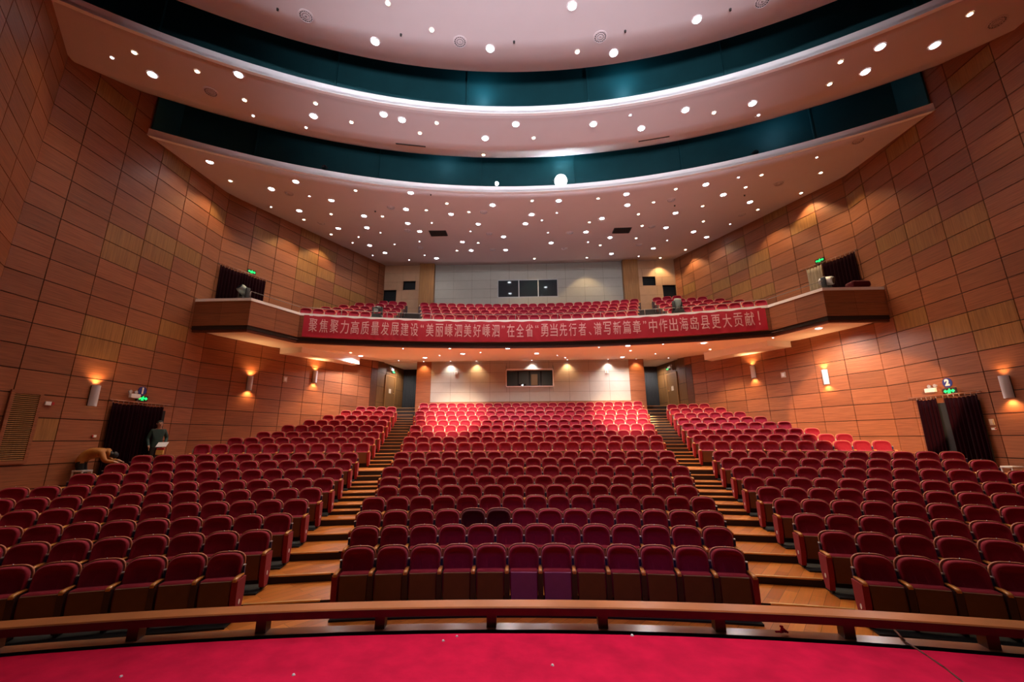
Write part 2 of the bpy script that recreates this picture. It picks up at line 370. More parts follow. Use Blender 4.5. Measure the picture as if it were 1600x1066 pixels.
# ---------------------------------------------------------------- ceiling
def surf(name, cols, rows, fn, mats=('ceil',), th=.12):
    """double sided sheet over a (u, v) grid with thickness th upwards"""
    mb = MB(); G = [[fn(u/cols*2-1, v/rows) for u in range(cols+1)] for v in range(rows+1)]
    lo = [mb.vs(r) for r in G]; hi = [mb.vs([(x, y, z+th) for x, y, z in r]) for r in G]
    for v in range(rows):
        for u in range(cols):
            mb.face([lo[v][u], lo[v+1][u], lo[v+1][u+1], lo[v][u+1]], 0, smooth=True); mb.face([hi[v][u], hi[v][u+1], hi[v+1][u+1], hi[v+1][u]], 1)
    for u in range(cols):
        mb.face([lo[0][u], lo[0][u+1], hi[0][u+1], hi[0][u]], 2); mb.face([lo[rows][u+1], lo[rows][u], hi[rows][u], hi[rows][u+1]], 2)
    return mb
def lip(mb, pts, h0, h1, t, mi):
    """upstand strip along pts (x, y), from z h0 to h1, t thick away from the stage"""
    for (a, b), (c, d) in zip(pts, pts[1:]):
        n = Vector((-(d-b), c-a)).normalized()*t
        if n.y < 0: n = -n
        lo = [(a, b), (c, d), (c+n.x, d+n.y), (a+n.x, b+n.y)]
        mb.hexa([(x, y, h0) for x, y in lo], [(x, y, h1) for x, y in lo], mi)
def fixw(fy):
    """solve x = u*W(y), y = arc(x)"""
    def g(u):
        y = fy(0)
        for _ in range(40): y = .5*y+.5*fy(u*W(y))
        return u*W(y), y
    return g
arc = lambda cx, cy, r: (lambda x: cy+math.sqrt(max(r*r-(x-cx)**2, 1)))
f3 = fixw(arc(0, -8.4, 24.1)); f2 = fixw(arc(.15, -7.35, 19.1)); b2a = fixw(arc(.07, -9.1, 22.7)); b2 = fixw(arc(.07, -9.1, 24.3)); b1 = fixw(arc(.15, -8.2, 19.2))
def c3(u, v):
    x0, y0 = f3(u); y = y0+(YU+.02-y0)*v; x = u*W(y); r = hyp(x, y+8.4); return (x, y, 13.1+.08*(r-24.1))
def c2(u, v):
    if v <= .6: (x0, y0), (x1, y1), t, z = f2(u), b2a(u), v/.6, 13.5
    else: (x0, y0), (x1, y1), t = b2a(u), b2(u), (v-.6)/.4; z = 13.5+.9*t
    y = y0+(y1-y0)*t; return (u*W(y), y, z)
def c1(u, v):
    x1, y1 = b1(u); y = 4.4+(y1-4.4)*v; return (u*W(y), y, 14.4)
LM = ['ceil', 'black', 'lip']
mb = surf('c', 48, 14, c3, th=.1); lip(mb, [f3(-1+k/24) for k in range(49)], 13.08, 13.36, .12, 2); struct(mb.build('ceiling', LM))
mb = surf('c', 48, 10, c2, th=.1); lip(mb, [f2(-1+k/24) for k in range(49)], 13.48, 13.76, .12, 2); struct(mb.build('ceiling_middle', LM))
mb = surf('c', 48, 6, c1, th=.1); struct(mb.build('ceiling_front', LM))
mb = MB()
for g, off in ((f3, 1.1), (f2, 1.1)):
    pts = []
    for k in range(49):
        x, y = g(-1+k/24); y += off*.9; pts.append(((-1+k/24)*W(y), y))
    lip(mb, pts, 13.45 if g is f3 else 13.7, 17.0, .1, 0)
    # small ribs that stiffen the baffles
    for k in range(4, 48, 8): x, y = pts[k]; mb.box(x-.03, x+.03, y-.06, y, 13.7, 17, 0)
for s in (-1, 1):       # dark cheeks that close the rear slot at the side walls
    x0, x1 = sorted((s*13.16, s*13.22)); mb.box(x0, x1, 11.78, 13.6, 13.4, 17.0, 0)
for k in range(20):     # deck over the slots
    y0, y1 = 4.4+k, 5.4+k; mb.hexa([(-W(y0), y0, 17), (W(y0), y0, 17), (W(y1), y1, 17), (-W(y1), y1, 17)], [(-W(y0), y0, 17.1), (W(y0), y0, 17.1), (W(y1), y1, 17.1), (-W(y1), y1, 17.1)], 0)
struct(mb.build('ceiling_void', ['teal']))

# ---------------------------------------------------------------- balcony
PAR = [(-13.27, 14.98), (-11.0, 14.98), (-10.13, 16.99)]+[(32.62*sin(a), -14+32.62*cos(a)) for a in [(-.3056)+k*.6112/30 for k in range(1, 30)]]+[(10.13, 16.99), (11.0, 14.98), (13.27, 14.98)]
def offset(P, d):
    out = []
    for i, (x, y) in enumerate(P):
        a = P[max(i-1, 0)]; b = P[min(i+1, len(P)-1)]
        n = Vector((-(b[1]-a[1]), b[0]-a[0])).normalized()
        if 0 < i < len(P)-1:
            d1 = Vector((x-a[0], y-a[1])).normalized(); n1 = Vector((-d1.y, d1.x)); k = max(n.dot(n1), .4)
        else: k = 1
        out.append((x+n.x*d/k, y+n.y*d/k))
    return out
def strip(mb, P, d0, d1, z0, z1, mi, gap=0, tone=(1, 0, 0)):
    a = offset(P, d0); b = offset(P, d1)
    for i in range(len(P)-1):
        p0, p1, q0, q1 = Vector(a[i]), Vector(a[i+1]), Vector(b[i]), Vector(b[i+1])
        if gap: e = (p1-p0).normalized()*gap; p0 = p0+e; q0 = q0+e; p1 = p1-e; q1 = q1-e
        lo = [p0, p1, q1, q0]
        mb.hexa([(p.x, p.y, z0) for p in lo], [(p.x, p.y, z1) for p in lo], mi, tone(i) if callable(tone) else tone)
mb = MB()
strip(mb, PAR, .03, .22, 6.95, 8.09, 1)
PF = [PAR[0], (-12.13, 14.98), PAR[1], (-10.56, 15.98), PAR[2]]+PAR[3:-3][2::3]+[PAR[-3], (10.56, 15.98), PAR[-2], (12.13, 14.98), PAR[-1]]
tn = lambda i: (.95+.1*((i*37) % 5-2)*.5, 0, 0)
strip(mb, PF, 0, .03, 7.6, 8.09, 0, .004, tn); strip(mb, PF, 0, .03, 7.1, 7.59, 0, .004, tn)
strip(mb, PAR, .06, .2, 6.86, 7.1, 3)
strip(mb, PAR, -.03, .26, 8.09, 8.2, 2)
struct(mb.build('wall_balcony_parapet', ['panel', 'joint', 'lip', 'wood_dark']))
# underside and terraces
mb = MB()
def sof(y): return 7.0 if y < 19 else 7.0+.088*(min(y, 25.9)-19)
NS = 40
XS = [-1+2*k/NS for k in range(NS+1)]
def frontY(x):
    x = abs(x)
    if x > 11: return 15.2
    if x > 10.13: return 15.2+(11-x)/.87*1.99
    return 17.1+(-14+math.sqrt(32.62**2-x*x)-16.99)+.1
G = []
YSs = [0, .1, .2, .3, .5, .7, .85, 1]
for t in YSs:
    row = []
    for u in XS:
        x = u*13.2; y0 = frontY(x)
        for _ in range(12): x = u*W(min(y0+(25.75-y0)*t, 24.4)) if t > 0 else u*13.27; y0 = frontY(x)
        y = y0+(25.75-y0)*t
        row.append((x, y, sof(y)))
    G.append(mb.vs(row)+mb.vs([(x, y, z+.35 if y > 20 else 7.35) for x, y, z in row]))
for g, h in zip(G, G[1:]):
    for k in range(NS):
        mb.face([g[k], h[k], h[k+1], g[k+1]], 0, smooth=True); mb.face([g[NS+1+k], g[NS+2+k], h[NS+2+k], h[NS+1+k]], 1)
for s in (-1, 1):
    x0, x1 = sorted((s*7.0, s*9.7)); mb.box(x0, x1, 25.75, 28.5, 7.55, 7.7, 0)
    # dropped bulkhead that runs along the side wall
    P = [(W(18.8)+.02, 18.8), (W(18.8)-1.25, 18.5), (W(22.6)-.75, 22.6), (W(23.0)+.02, 23.0)]
    mb.hexa([(s*x, y, 6.75 if y < 20 else 6.9) for x, y in P], [(s*x, y, 7.45) for x, y in P], 2)
struct(mb.build('ceiling_under_balcony', ['soffit', 'black', 'lip']))
BR = [(20.9, 9.13), (21.8, 9.55), (22.7, 10.0), (23.6, 10.48), (24.4, 10.95)]   # depth and top of seat back of the balcony rows
BYC = -14.0
mb = MB()
for i, (y, z) in enumerate(BR):
    r0 = (BR[i-1][0] if i else 16.9)-BYC+.05; r1 = y-BYC+.06; a = amax((r0+r1)/2, BYC)
    if i == 4: r1 = 40.5; a = 9.6/39
    zf = z-.95
    if i == 0:
        ring(mb, 33.9, r0+2.9, 7.3, 7.75, -amax(35, BYC), amax(35, BYC), yc=BYC); r0 = 34.3; ring(mb, r0, r1, 7.3, zf, -amax(35, BYC), amax(35, BYC), yc=BYC)
    else: ring(mb, r0, r1, 7.6, zf, -a, a, yc=BYC)
for s in (-1, 1):
    x0, x1 = sorted((s*11.25, s*13.25)); mb.box(x0, x1, 15.25, 18.5, 7.3, 7.5, 0)
struct(mb.build('floor_balcony', ['riser', 'riser', 'brass']))
# thin handrail above the coping
mb = MB(); HR = offset(PAR[1:-1], .1)
for a, b in zip(HR, HR[1:]): mb.tube((a[0], a[1], 8.5), (b[0], b[1], 8.5), .014, n=8)
M['rail'] = mat('dull_steel_rail', (.22, .18, .17), .45, .5)
t = empty('balcony_handrail', (0, 18.5, 8.2)); tag(t, 'long thin metal handrail on the balcony coping above the red banner', 'handrail')
o = mb.build('rail', ['rail'], t, (0, -18.5, -8.2))
for k in range(0, len(HR), 3):
    mb = MB(); x, y = HR[k]; mb.tube((x, y, 8.19), (x, y, 8.5), .014, n=8); mb.build('post', ['rail'], t, (0, -18.5, -8.2))

# ---------------------------------------------------------------- theatre seats
def back_outline(w_, zb, zt, ins=0, n=3.3, taper=.0, k=22):
    """rounded arch in xz, from bottom-right round the top to bottom-left"""
    zm = zt-.17; P = [(w_/2-taper-ins, zb+ins), (w_/2-ins, (zb+zm)/2)]
    for j in range(k+1):
        a = pi*j/k; c, s_ = cos(a), sin(a)
        P.append(((w_/2-ins)*math.copysign(abs(c)**(2/n), c), zm+(zt-zm-ins)*abs(s_)**(2/2.5)))
    P += [(-(w_/2-ins), (zb+zm)/2), (-(w_/2-taper-ins), zb+ins)]
    return P
TILT = .16
def yb(z): return (z-.95)*TILT
def rings_back(w_, zb, zt, prof, taper=0, lum=0):
    """prof: list of (inset, y offset)"""
    return [[(x, yb(z)+dy-(lum*min(1, max(0, (.80-z)/.32))**1.3 if ins > .05 else 0)*(1 if ins > .09 else .6), z) for x, z in back_outline(w_, zb, zt, ins, taper=taper)] for ins, dy in prof]
def seat_meshes():
    D = {}
    b = MB(); b.loft(rings_back(.548, .36, .958, [(.012, .036), (0, .028), (0, .006), (.008, .0), (.020, .012)], .02), 0, True); D['backrest_shell'] = b.mesh('backrest_shell', ['shell'])
    b = MB(); b.loft(rings_back(.502, .44, .940, [(.0, .008), (0, -.040), (.005, -.060), (.014, -.073), (.026, -.077), (.040, -.064), (.062, -.034), (.10, -.012), (.15, -.006), (.19, -.006)], .01, .080), 0, True); D['backrest'] = b.mesh('backrest', ['velvet'])
    b = MB(); b.loft(rings_back(.502, .44, .940, [(.0, .008), (0, -.040), (.005, -.060), (.014, -.073), (.026, -.077), (.040, -.064), (.062, -.034), (.10, -.012), (.15, -.006), (.19, -.006)], .01, .080), 0, True); D['backrest_dark'] = b.mesh('backrest_dark', ['velvet_dark'])
    b = MB()      # cushion of the tipped-up seat
    R = []
    for (y0, y1, z, ix) in ((-.27, -.17, .20, .03), (-.285, -.15, .24, .01), (-.29, -.14, .40, 0), (-.285, -.135, .575, 0), (-.275, -.145, .605, .012), (-.25, -.17, .617, .04)):
        R.append([(-.235+ix, y0, z), (.235-ix, y0, z), (.235-ix, y1, z), (-.235+ix, y1, z)])
    b.loft(R, 0, True); D['seat_cushion'] = b.mesh('seat_cushion', ['velvet'])
    for nm, mt in (('seat_underside', 'under'), ('seat_underside_violet_lit', 'under_violet_lit')):
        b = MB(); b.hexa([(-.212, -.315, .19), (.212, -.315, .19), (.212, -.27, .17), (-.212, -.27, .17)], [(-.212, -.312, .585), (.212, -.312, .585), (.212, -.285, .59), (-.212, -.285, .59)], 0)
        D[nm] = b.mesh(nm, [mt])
    def side(x, col):
        b = MB(); P = [(-.352, .60), (-.05, .60), (-.06, .30), (-.14, .06), (-.30, .06), (-.345, .30)]
        b.loft([[(x-.042, y, z) for y, z in P], [(x+.042, y, z) for y, z in P]], 0, False); return b.mesh('side_panel', [col])
    D['side_l'] = side(-.28, 'stand'); D['side_r'] = side(.28, 'stand'); D['aisle_l'] = side(-.285, 'aisle_panel'); D['aisle_r'] = side(.285, 'aisle_panel')
    def arm(x):
        b = MB(); pts = [(-.362, .596, .028), (-.355, .612, .034), (-.32, .626, .036), (-.22, .632, .034), (-.07, .630, .026)]
        R = [[(x-w_, y, z-.012), (x+w_, y, z-.012), (x+w_*.8, y, z+.012), (x-w_*.8, y, z+.012)] for y, z, w_ in pts]
        b.loft(R, 0, True); return b.mesh('armrest', ['arm'])
    D['arm_l'] = arm(-.28); D['arm_r'] = arm(.28)
    def bracket(x):
        b = MB(); b.box(x-.014, x+.014, -.075, -.03, .60, .745, 0); b.box(x-.018, x+.018, -.082, -.022, .745, .762, 1); return b.mesh('bracket', ['blue', 'silver'])
    D['br_l'] = bracket(-.28); D['br_r'] = bracket(.28)
    def foot(x):
        b = MB(); P = [(-.282, -.50), (.278, -.50), (.278, .03), (-.282, .03)]; b.loft([[(u, y, 0) for u, y in P], [(u, y, .028) for u, y in P]], 0)
        for q in (-.28, .28): b.box(q-.02, q+.02, -.30, -.16, .02, .08, 0)
        return b.mesh('plinth', ['black'])
    D['foot_l'] = foot(-.28); D['foot_r'] = foot(.28)
    def plate(x, s):
        b = MB(); P = [(x, -.215+.028*cos(2*pi*k/14), .27+.038*sin(2*pi*k/14)) for k in range(14)]
        b.loft([P, [(x+s*.004, y, z) for _, y, z in P]], 0); return b.mesh('number_plate', ['white'])
    D['plate_l'] = plate(-.327, -1); D['plate_r'] = plate(.327, 1)
    b = MB(); b.tube((0, -.002, .953), (0, .012, .964), .006, n=8); D['tag'] = b.mesh('number_stud', ['silver'])
    return D
SM = seat_meshes()
def mo(name, me, parent):
    o = bpy.data.objects.new(name, me); COL.objects.link(o); o.parent = parent; return o
ALL = []
for i in range(18):
    for j in range(CNT[i]): ALL.append(('centre', i, j, (j-(CNT[i]-1)/2)*.56, j == 0, j == CNT[i]-1))
    if i < 17:
        for s, nm in ((-1, 'left'), (1, 'right')):
            for j in range(SCNT[i]):
                a = s*(SIN[i]+.27+.56*j)
                if s < 0: ALL.append((nm, i, j, a, j == SCNT[i]-1, j == 0))
                else: ALL.append((nm, i, j, a, j == 0, j == SCNT[i]-1))
INFO = []
for b_, i, j, s, le, re_ in ALL:
    a = s/RR[i]; p = PR(RR[i], a, RZ[i]); q = px((p[0], p[1], p[2]+.8))
    if W(p[1])-abs(p[0]) < .26: continue
    vis = -25 < q[0] < 1625 and q[1] < 1080
    INFO.append((0 if vis else 1, q[2], b_, i, j, a, p, le, re_))
INFO.sort(key=lambda t: (t[0], t[1]))
def seat(b_, i, j, a, p, le, re_):
    t = empty('theatre_seat', p, -a)
    aisle_l = le and b_ != 'left'; aisle_r = re_ and b_ != 'right'
    odd = b_ == 'centre' and i == 2 and j in (4, 5)
    sh = mo('backrest_shell', SM['backrest_shell'], t); mo('backrest', SM['backrest_dark' if odd else 'backrest'], t)
    if odd: sh.location = (0, .03, .012)
    mo('number_stud', SM['tag'], sh)
    mo('seat_cushion', SM['seat_cushion'], t)
    plum = b_ == 'centre' and i == 0 and j in (5, 6)  # these two undersides carry violet stage light in their colour
    mo('seat_underside', SM['seat_underside_violet_lit' if plum else 'seat_underside'], t)
    sp_ = mo('side_panel', SM['aisle_l' if aisle_l else 'side_l'], t); mo('plinth', SM['foot_l'], t); mo('armrest', SM['arm_l'], t); mo('bracket', SM['br_l'], t)
    if aisle_l: mo('number_plate', SM['plate_l'], sp_); sp_['label'] = 'crimson side panel with a round white number plate'
    if re_:
        sp_ = mo('side_panel', SM['aisle_r' if aisle_r else 'side_r'], t); mo('armrest', SM['arm_r'], t); mo('bracket', SM['br_r'], t)
        if aisle_r: mo('number_plate', SM['plate_r'], sp_); sp_['label'] = 'crimson side panel with a round white number plate'
    if b_ == 'centre': where = '%s from the left in the %s row of the centre block' % (ordn(j+1), ordn(i+1) if i else 'front'); grp = 'tip-up seats of the centre block'
    else: where = '%s from the aisle in the %s row of the %s block' % (ordn(j+1), ordn(i+1) if i else 'front', b_); grp = 'tip-up seats of the %s block' % b_
    look = 'dark maroon seat,' if odd else ('seat with painted violet light,' if plum else 'red tip-up seat,')
    tag(t, look+' '+where, 'theatre seat', grp)
NIND = 300
for t_ in INFO[:NIND]: seat(*t_[2:])
# everything further away: one object
mb = MB()
KEY = [('backrest_shell', 0), ('backrest', 1), ('seat_cushion', 1), ('seat_underside', 2), ('side_l', 3), ('arm_l', 4), ('br_l', 5)]
def add_seat(p, a, re_=False, aisle=None):
    ca, sa = cos(-a), sin(-a)
    L_ = KEY+([('side_r', 3), ('arm_r', 4)] if re_ else [])
    if aisle: L_ = [('aisle_l' if k == 'side_l' and aisle == 'l' else 'aisle_r' if k == 'side_r' and aisle == 'r' else k, 6 if (k == 'side_l' and aisle == 'l') or (k == 'side_r' and aisle == 'r') else mi) for k, mi in L_]
    for k, mi in L_:
        me = SM[k]; n = len(mb.v)
        mb.v += [(p[0]+ca*v.co.x-sa*v.co.y, p[1]+sa*v.co.x+ca*v.co.y, p[2]+v.co.z) for v in me.vertices]
        for f in me.polygons: mb.f.append([n+q for q in f.vertices]); mb.m.append(mi); mb.t.append((1, 0, 0)); mb.sm.append(f.use_smooth)
for _, _, b_, i, j, a, p, le, re_ in INFO[NIND:]:
    al = 'l' if le and b_ != 'left' else ('r' if re_ and b_ != 'right' else None)
    add_seat(p, a, re_, al)
for i, (y, z) in enumerate(BR):        # balcony rows
    r = y-BYC; n = 24-(4-i); hw = n*.28
    for j in range(n): a = (j-(n-1)/2)*.56/r; add_seat(PR(r, a, z-.95, BYC), a, j == n-1)
    for s in (-1, 1):
        for j in range(14):
            sx = 7.75-.1*(4-i)+.56*j; a = s*sx/r; q = PR(r, a, z-.95, BYC)
            if W(q[1])-abs(q[0]) < .35 or (i == 4 and abs(q[0]) > 9.0): break
            add_seat(q, a, s < 0 and j == 0)
tag(mb.build('theatre_seats', ['shell', 'velvet', 'under', 'stand', 'arm', 'silver', 'aisle_panel']), 'rows of red tip-up seats at the back of the stalls and on the balcony', 'theatre seats', kind='stuff')

# ---------------------------------------------------------------- ceiling fittings
LT = {'c1':{'Y':[[-3.85,8.67,14.4],[-2.82,9.47,14.4],[1.53,10.35,14.4]],'W':[[-4.6,9.76,14.4],[-1.16,10.13,14.4],[1.22,8.95,14.4],[2.67,10.44,14.4],[4.84,9.48,14.4]],'V':[[-6.28,8.93,14.4],[-2.05,9.87,14.4],[2.16,9.89,14.4],[6.44,9.04,14.4]],'S':[[-6.96,8.7,14.4],[-3.76,9.57,14.4],[2.86,9.73,14.4],[-0.42,9.93,14.4],[5.66,9.22,14.4]]},'c2':{'Y':[[-11.22,9.05,13.5],[-9.92,9.72,13.5],[-9.22,10.82,13.5],[-6.99,11.05,13.5],[-6.16,11.91,13.5],[-3.2,12.07,13.5],[-3.91,12.53,13.5],[-1.81,14.42,14.0],[0.2,12.95,13.5],[6.32,12.01,13.5],[9.2,10.19,13.5],[9.44,10.98,13.5],[11.57,8.89,13.5]],'W':[[-11.35,9.77,13.5],[-8.76,9.88,13.5],[-7.33,11.58,13.5],[-4.92,11.61,13.5],[-4.37,11.88,13.5],[-1.58,12.89,13.5],[-0.44,12.25,13.5],[2.29,12.36,13.5],[4.04,12.64,13.5],[5.3,11.85,13.5],[7.42,11.66,13.5],[10.21,10.57,13.5],[9.98,9.75,13.5],[11.49,9.76,13.5]],'s':[[-12.01,9.18,13.5],[-9.37,11.48,13.5],[-7.86,12.09,13.5],[3.49,12.0,13.5],[7.9,12.19,13.5]],'V':[[-10.08,10.47,13.5],[12.53,9.15,13.5]],'L':[[-4.41,13.13,13.5],[4.69,13.31,13.6]]},'c3':{'W':[[-12.24,13.3,13.17],[-9.63,14.66,13.17],[-11.04,15.25,13.26],[-8.88,16.22,13.27],[-10.92,17.22,13.4],[-5.09,15.61,13.14],[-5.73,17.09,13.26],[-7.99,17.76,13.36],[-3.7,17.64,13.28],[-1.63,16.81,13.19],[-9.92,19.16,13.52],[-8.37,19.08,13.47],[-6.08,18.59,13.39],[-5.73,19.57,13.46],[-2.52,18.77,13.36],[-1.33,20.41,13.48],[-9.13,21.44,13.67],[-3.68,21.04,13.55],[-8.64,22.61,13.75],[-5.71,23.56,13.77],[-3.36,22.31,13.64],[-1.31,22.32,13.63],[1.38,16.57,13.17],[4.31,16.18,13.17],[7.53,15.65,13.19],[8.71,16.61,13.29],[4.6,17.19,13.25],[0.18,17.84,13.27],[-0.13,18.84,13.35],[3.66,18.49,13.34],[7.16,18.2,13.38],[10.32,17.44,13.4],[7.26,19.87,13.51],[3.1,20.05,13.46],[8.97,20.56,13.6],[4.54,20.89,13.54],[10.02,21.37,13.69],[1.32,21.41,13.56],[7.47,22.76,13.74],[5.12,23.39,13.75]],'Y':[[-12.39,14.62,13.26],[-11.21,18.16,13.48],[-9.54,17.57,13.39],[-7.42,15.39,13.17],[-7.1,17.8,13.34],[-3.7,16.59,13.19],[-4.8,17.22,13.26],[-2.81,17.45,13.25],[-10.66,19.91,13.59],[-2.81,21.2,13.55],[-4.21,22.32,13.65],[0.18,16.5,13.16],[3.13,16.48,13.18],[6.36,15.91,13.18],[9.4,16.05,13.27],[5.75,17.03,13.26],[5.37,18.17,13.34],[3.1,18.89,13.37],[8.22,17.62,13.36],[11.13,18.26,13.48],[8.96,19.29,13.5],[5.92,19.51,13.45],[6.03,21.12,13.58],[4.19,21.97,13.62],[9.53,23.18,13.81],[0.42,23.88,13.75],[3.71,23.96,13.78],[8.42,24.43,13.88],[12.27,16.84,13.42],[12.0,15.2,13.29],[9.56,15.11,13.2]],'s':[[-9.69,15.85,13.26],[-12.07,16.86,13.41],[-4.85,18.58,13.37],[-3.04,19.64,13.43],[-7.88,19.71,13.51],[-9.29,20.25,13.58],[-9.97,21.07,13.66],[-7.63,21.29,13.62],[-6.09,20.91,13.57],[-9.56,23.04,13.8],[-7.52,23.83,13.82],[-6.33,23.03,13.74],[1.38,17.75,13.27],[0.69,18.5,13.32],[10.54,19.78,13.58],[1.07,20.01,13.45],[3.41,21.44,13.57],[7.9,21.62,13.66],[6.94,24.0,13.82],[11.06,14.07,13.18],[8.67,15.2,13.18]],'V':[[-10.48,15.63,13.27],[-10.53,18.57,13.49],[-6.39,16.91,13.26],[-6.35,19.45,13.46],[-6.27,21.82,13.64],[-2.11,17.49,13.25],[-2.07,19.96,13.45],[-2.07,22.24,13.63],[6.5,16.88,13.26],[6.46,19.66,13.48],[6.45,22.11,13.67],[2.25,20.09,13.46],[2.14,22.32,13.64],[10.62,18.73,13.5],[10.71,15.87,13.29],[11.9,13.16,13.14]],'S':[[-7.26,17.28,13.31],[-4.25,15.79,13.14],[6.85,17.43,13.31],[9.72,16.76,13.33]],'G':[[-4.78,19.8,13.46],[4.98,19.98,13.48]]},'so':{'W':[[-9.34,21.95,7.26],[-6.08,23.29,7.38],[-3.6,21.55,7.22],[-1.08,19.57,7.05],[-8.35,26.77,7.59],[0.39,21.9,7.26],[4.65,19.18,7.02],[5.56,24.27,7.46],[8.02,18.75,7.0],[8.1,27.31,7.59],[11.61,16.39,7.0]],'Y':[[-9.26,20.46,7.13],[-3.89,19.33,7.03],[5.26,21.15,7.19],[9.3,21.03,7.18]],'s':[[-6.11,19.1,7.01],[-8.07,24.69,7.5],[-4.99,22.19,7.28],[-2.59,21.05,7.18],[0.05,19.4,7.04],[1.57,22.87,7.34],[2.17,24.27,7.46],[3.35,19.57,7.05],[7.03,22.73,7.33],[6.19,18.84,7.0],[8.55,25.02,7.53],[10.68,17.92,7.0]],'S':[]}}
PL = {'c1': 'front ceiling panel', 'c2': 'middle ceiling panel', 'c3': 'rear ceiling panel', 'so': 'ceiling under the balcony'}
def disc_fit(name, r, rim, em, dark='white', seg=20):
    b = MB(); o1 = [(r*cos(2*pi*k/seg), r*sin(2*pi*k/seg)) for k in range(seg)]
    R = [[(x*(1+rim), y*(1+rim), 0) for x, y in o1], [(x*(1+rim), y*(1+rim), -.012) for x, y in o1], [(x, y, -.018) for x, y in o1], [(x*.98, y*.98, -.006) for x, y in o1]]
    b.loft(R, 0, False, caps=False); b.disc((0, 0, -.006), r*.98, seg, 1)
    return b.mesh(name, [dark, em])
FM = {'W': disc_fit('downlight_white', .115, .22, 'emW', 'lip'), 'Y': disc_fit('downlight_warm', .058, .35, 'emY', 'lip'), 's': disc_fit('downlight_small', .036, .4, 'emW', 'lip')}
def rows_of(pts, step):
    P = sorted(pts, key=lambda p: hyp(p[0], p[1]+8.4)); rows = []
    for p in P:
        r = hyp(p[0], p[1]+8.4)
        if rows and r-rows[-1][0] < step: rows[-1][1].append(p)
        else: rows.append([r, [p]])
    return [sorted(q, key=lambda p: p[0]) for _, q in rows]
CONE = {'W': (60, (1, .90, .86), 60), 'Y': (60, (1, .70, .36), 100)}
KIND = {'W': ('large white', .9), 'Y': ('warm yellow', .9), 's': ('tiny white', .9)}
for surf_, kinds in LT.items():
    for k in 'WYs':
        rows = rows_of(kinds.get(k, []), .9)
        for ri, row in enumerate(rows):
            for n, p in enumerate(row):
                o = bpy.data.objects.new('ceiling_downlight', FM[k]); COL.objects.link(o); o.location = (p[0], p[1], p[2]-.002)
                tag(o, '%s downlight, %s from the left in the %s such row, %s' % (KIND[k][0], ordn(n+1), ordn(ri+1), PL[surf_]), 'ceiling light', KIND[k][0]+' downlights of the '+PL[surf_])
                if k in CONE:
                    e, c, ang = CONE[k]; e = e*{'so': 11, 'c3': 1.9 if k == 'W' else 4.5, 'c2': 1.5, 'c1': 1.8}[surf_]; wide = {'so': 160, 'c3': 120, 'c2': 82, 'c1': 78}[surf_]
                    spot('lamp', (0, 0, -.05), (0, 0, -2), e, wide if k == 'W' else ang, c, .06, .8 if k == 'W' else .5, o)
for n, (x, k) in enumerate(((-6.72, 'Y'), (-5.0, 'W'), (-3.35, 'Y'), (.18, 'W'), (2.4, 'Y'), (4.95, 'W'), (6.72, 'Y'))):
    o = bpy.data.objects.new('ceiling_downlight', FM['s']); COL.objects.link(o); o.location = (x, 25.5, sof(25.5)-.002)
    tag(o, 'wall-washing downlight, %s from the left along the pale lower back wall' % ordn(n+1), 'ceiling light', 'wall-washing downlights by the lower back wall')
    spot('lamp', (0, 0, -.05), (0, .02, -2), 26, 110, (1, .95, .85) if k == 'W' else (1, .62, .28), .03, .8, o).data.energy = 110
def vent_mesh():
    b = MB(); seg = 24
    for r0, r1 in ((.17, .21), (.11, .135), (.05, .07)):
        for k in range(seg):
            a, c = 2*pi*k/seg, 2*pi*(k+1)/seg
            b.hexa([(r0*cos(a), r0*sin(a), 0), (r1*cos(a), r1*sin(a), 0), (r1*cos(c), r1*sin(c), 0), (r0*cos(c), r0*sin(c), 0)], [(r0*cos(a), r0*sin(a), -.02), (r1*cos(a), r1*sin(a), -.012), (r1*cos(c), r1*sin(c), -.012), (r0*cos(c), r0*sin(c), -.02)], 0)
    b.disc((0, 0, -.003), .20, seg, 1)
    for k in range(8):
        a = pi*k/8; b.hexa([(.2*cos(a)-.006*sin(a), .2*sin(a)+.006*cos(a), -.004), (.2*cos(a)+.006*sin(a), .2*sin(a)-.006*cos(a), -.004), (-.2*cos(a)+.006*sin(a), -.2*sin(a)-.006*cos(a), -.004), (-.2*cos(a)-.006*sin(a), -.2*sin(a)+.006*cos(a), -.004)],
                         [(.2*cos(a)-.006*sin(a), .2*sin(a)+.006*cos(a), -.016), (.2*cos(a)+.006*sin(a), .2*sin(a)-.006*cos(a), -.016), (-.2*cos(a)+.006*sin(a), -.2*sin(a)-.006*cos(a), -.016), (-.2*cos(a)-.006*sin(a), -.2*sin(a)+.006*cos(a), -.016)], 0)
    return b.mesh('air_diffuser', ['ceil', 'black'])
VM = vent_mesh()
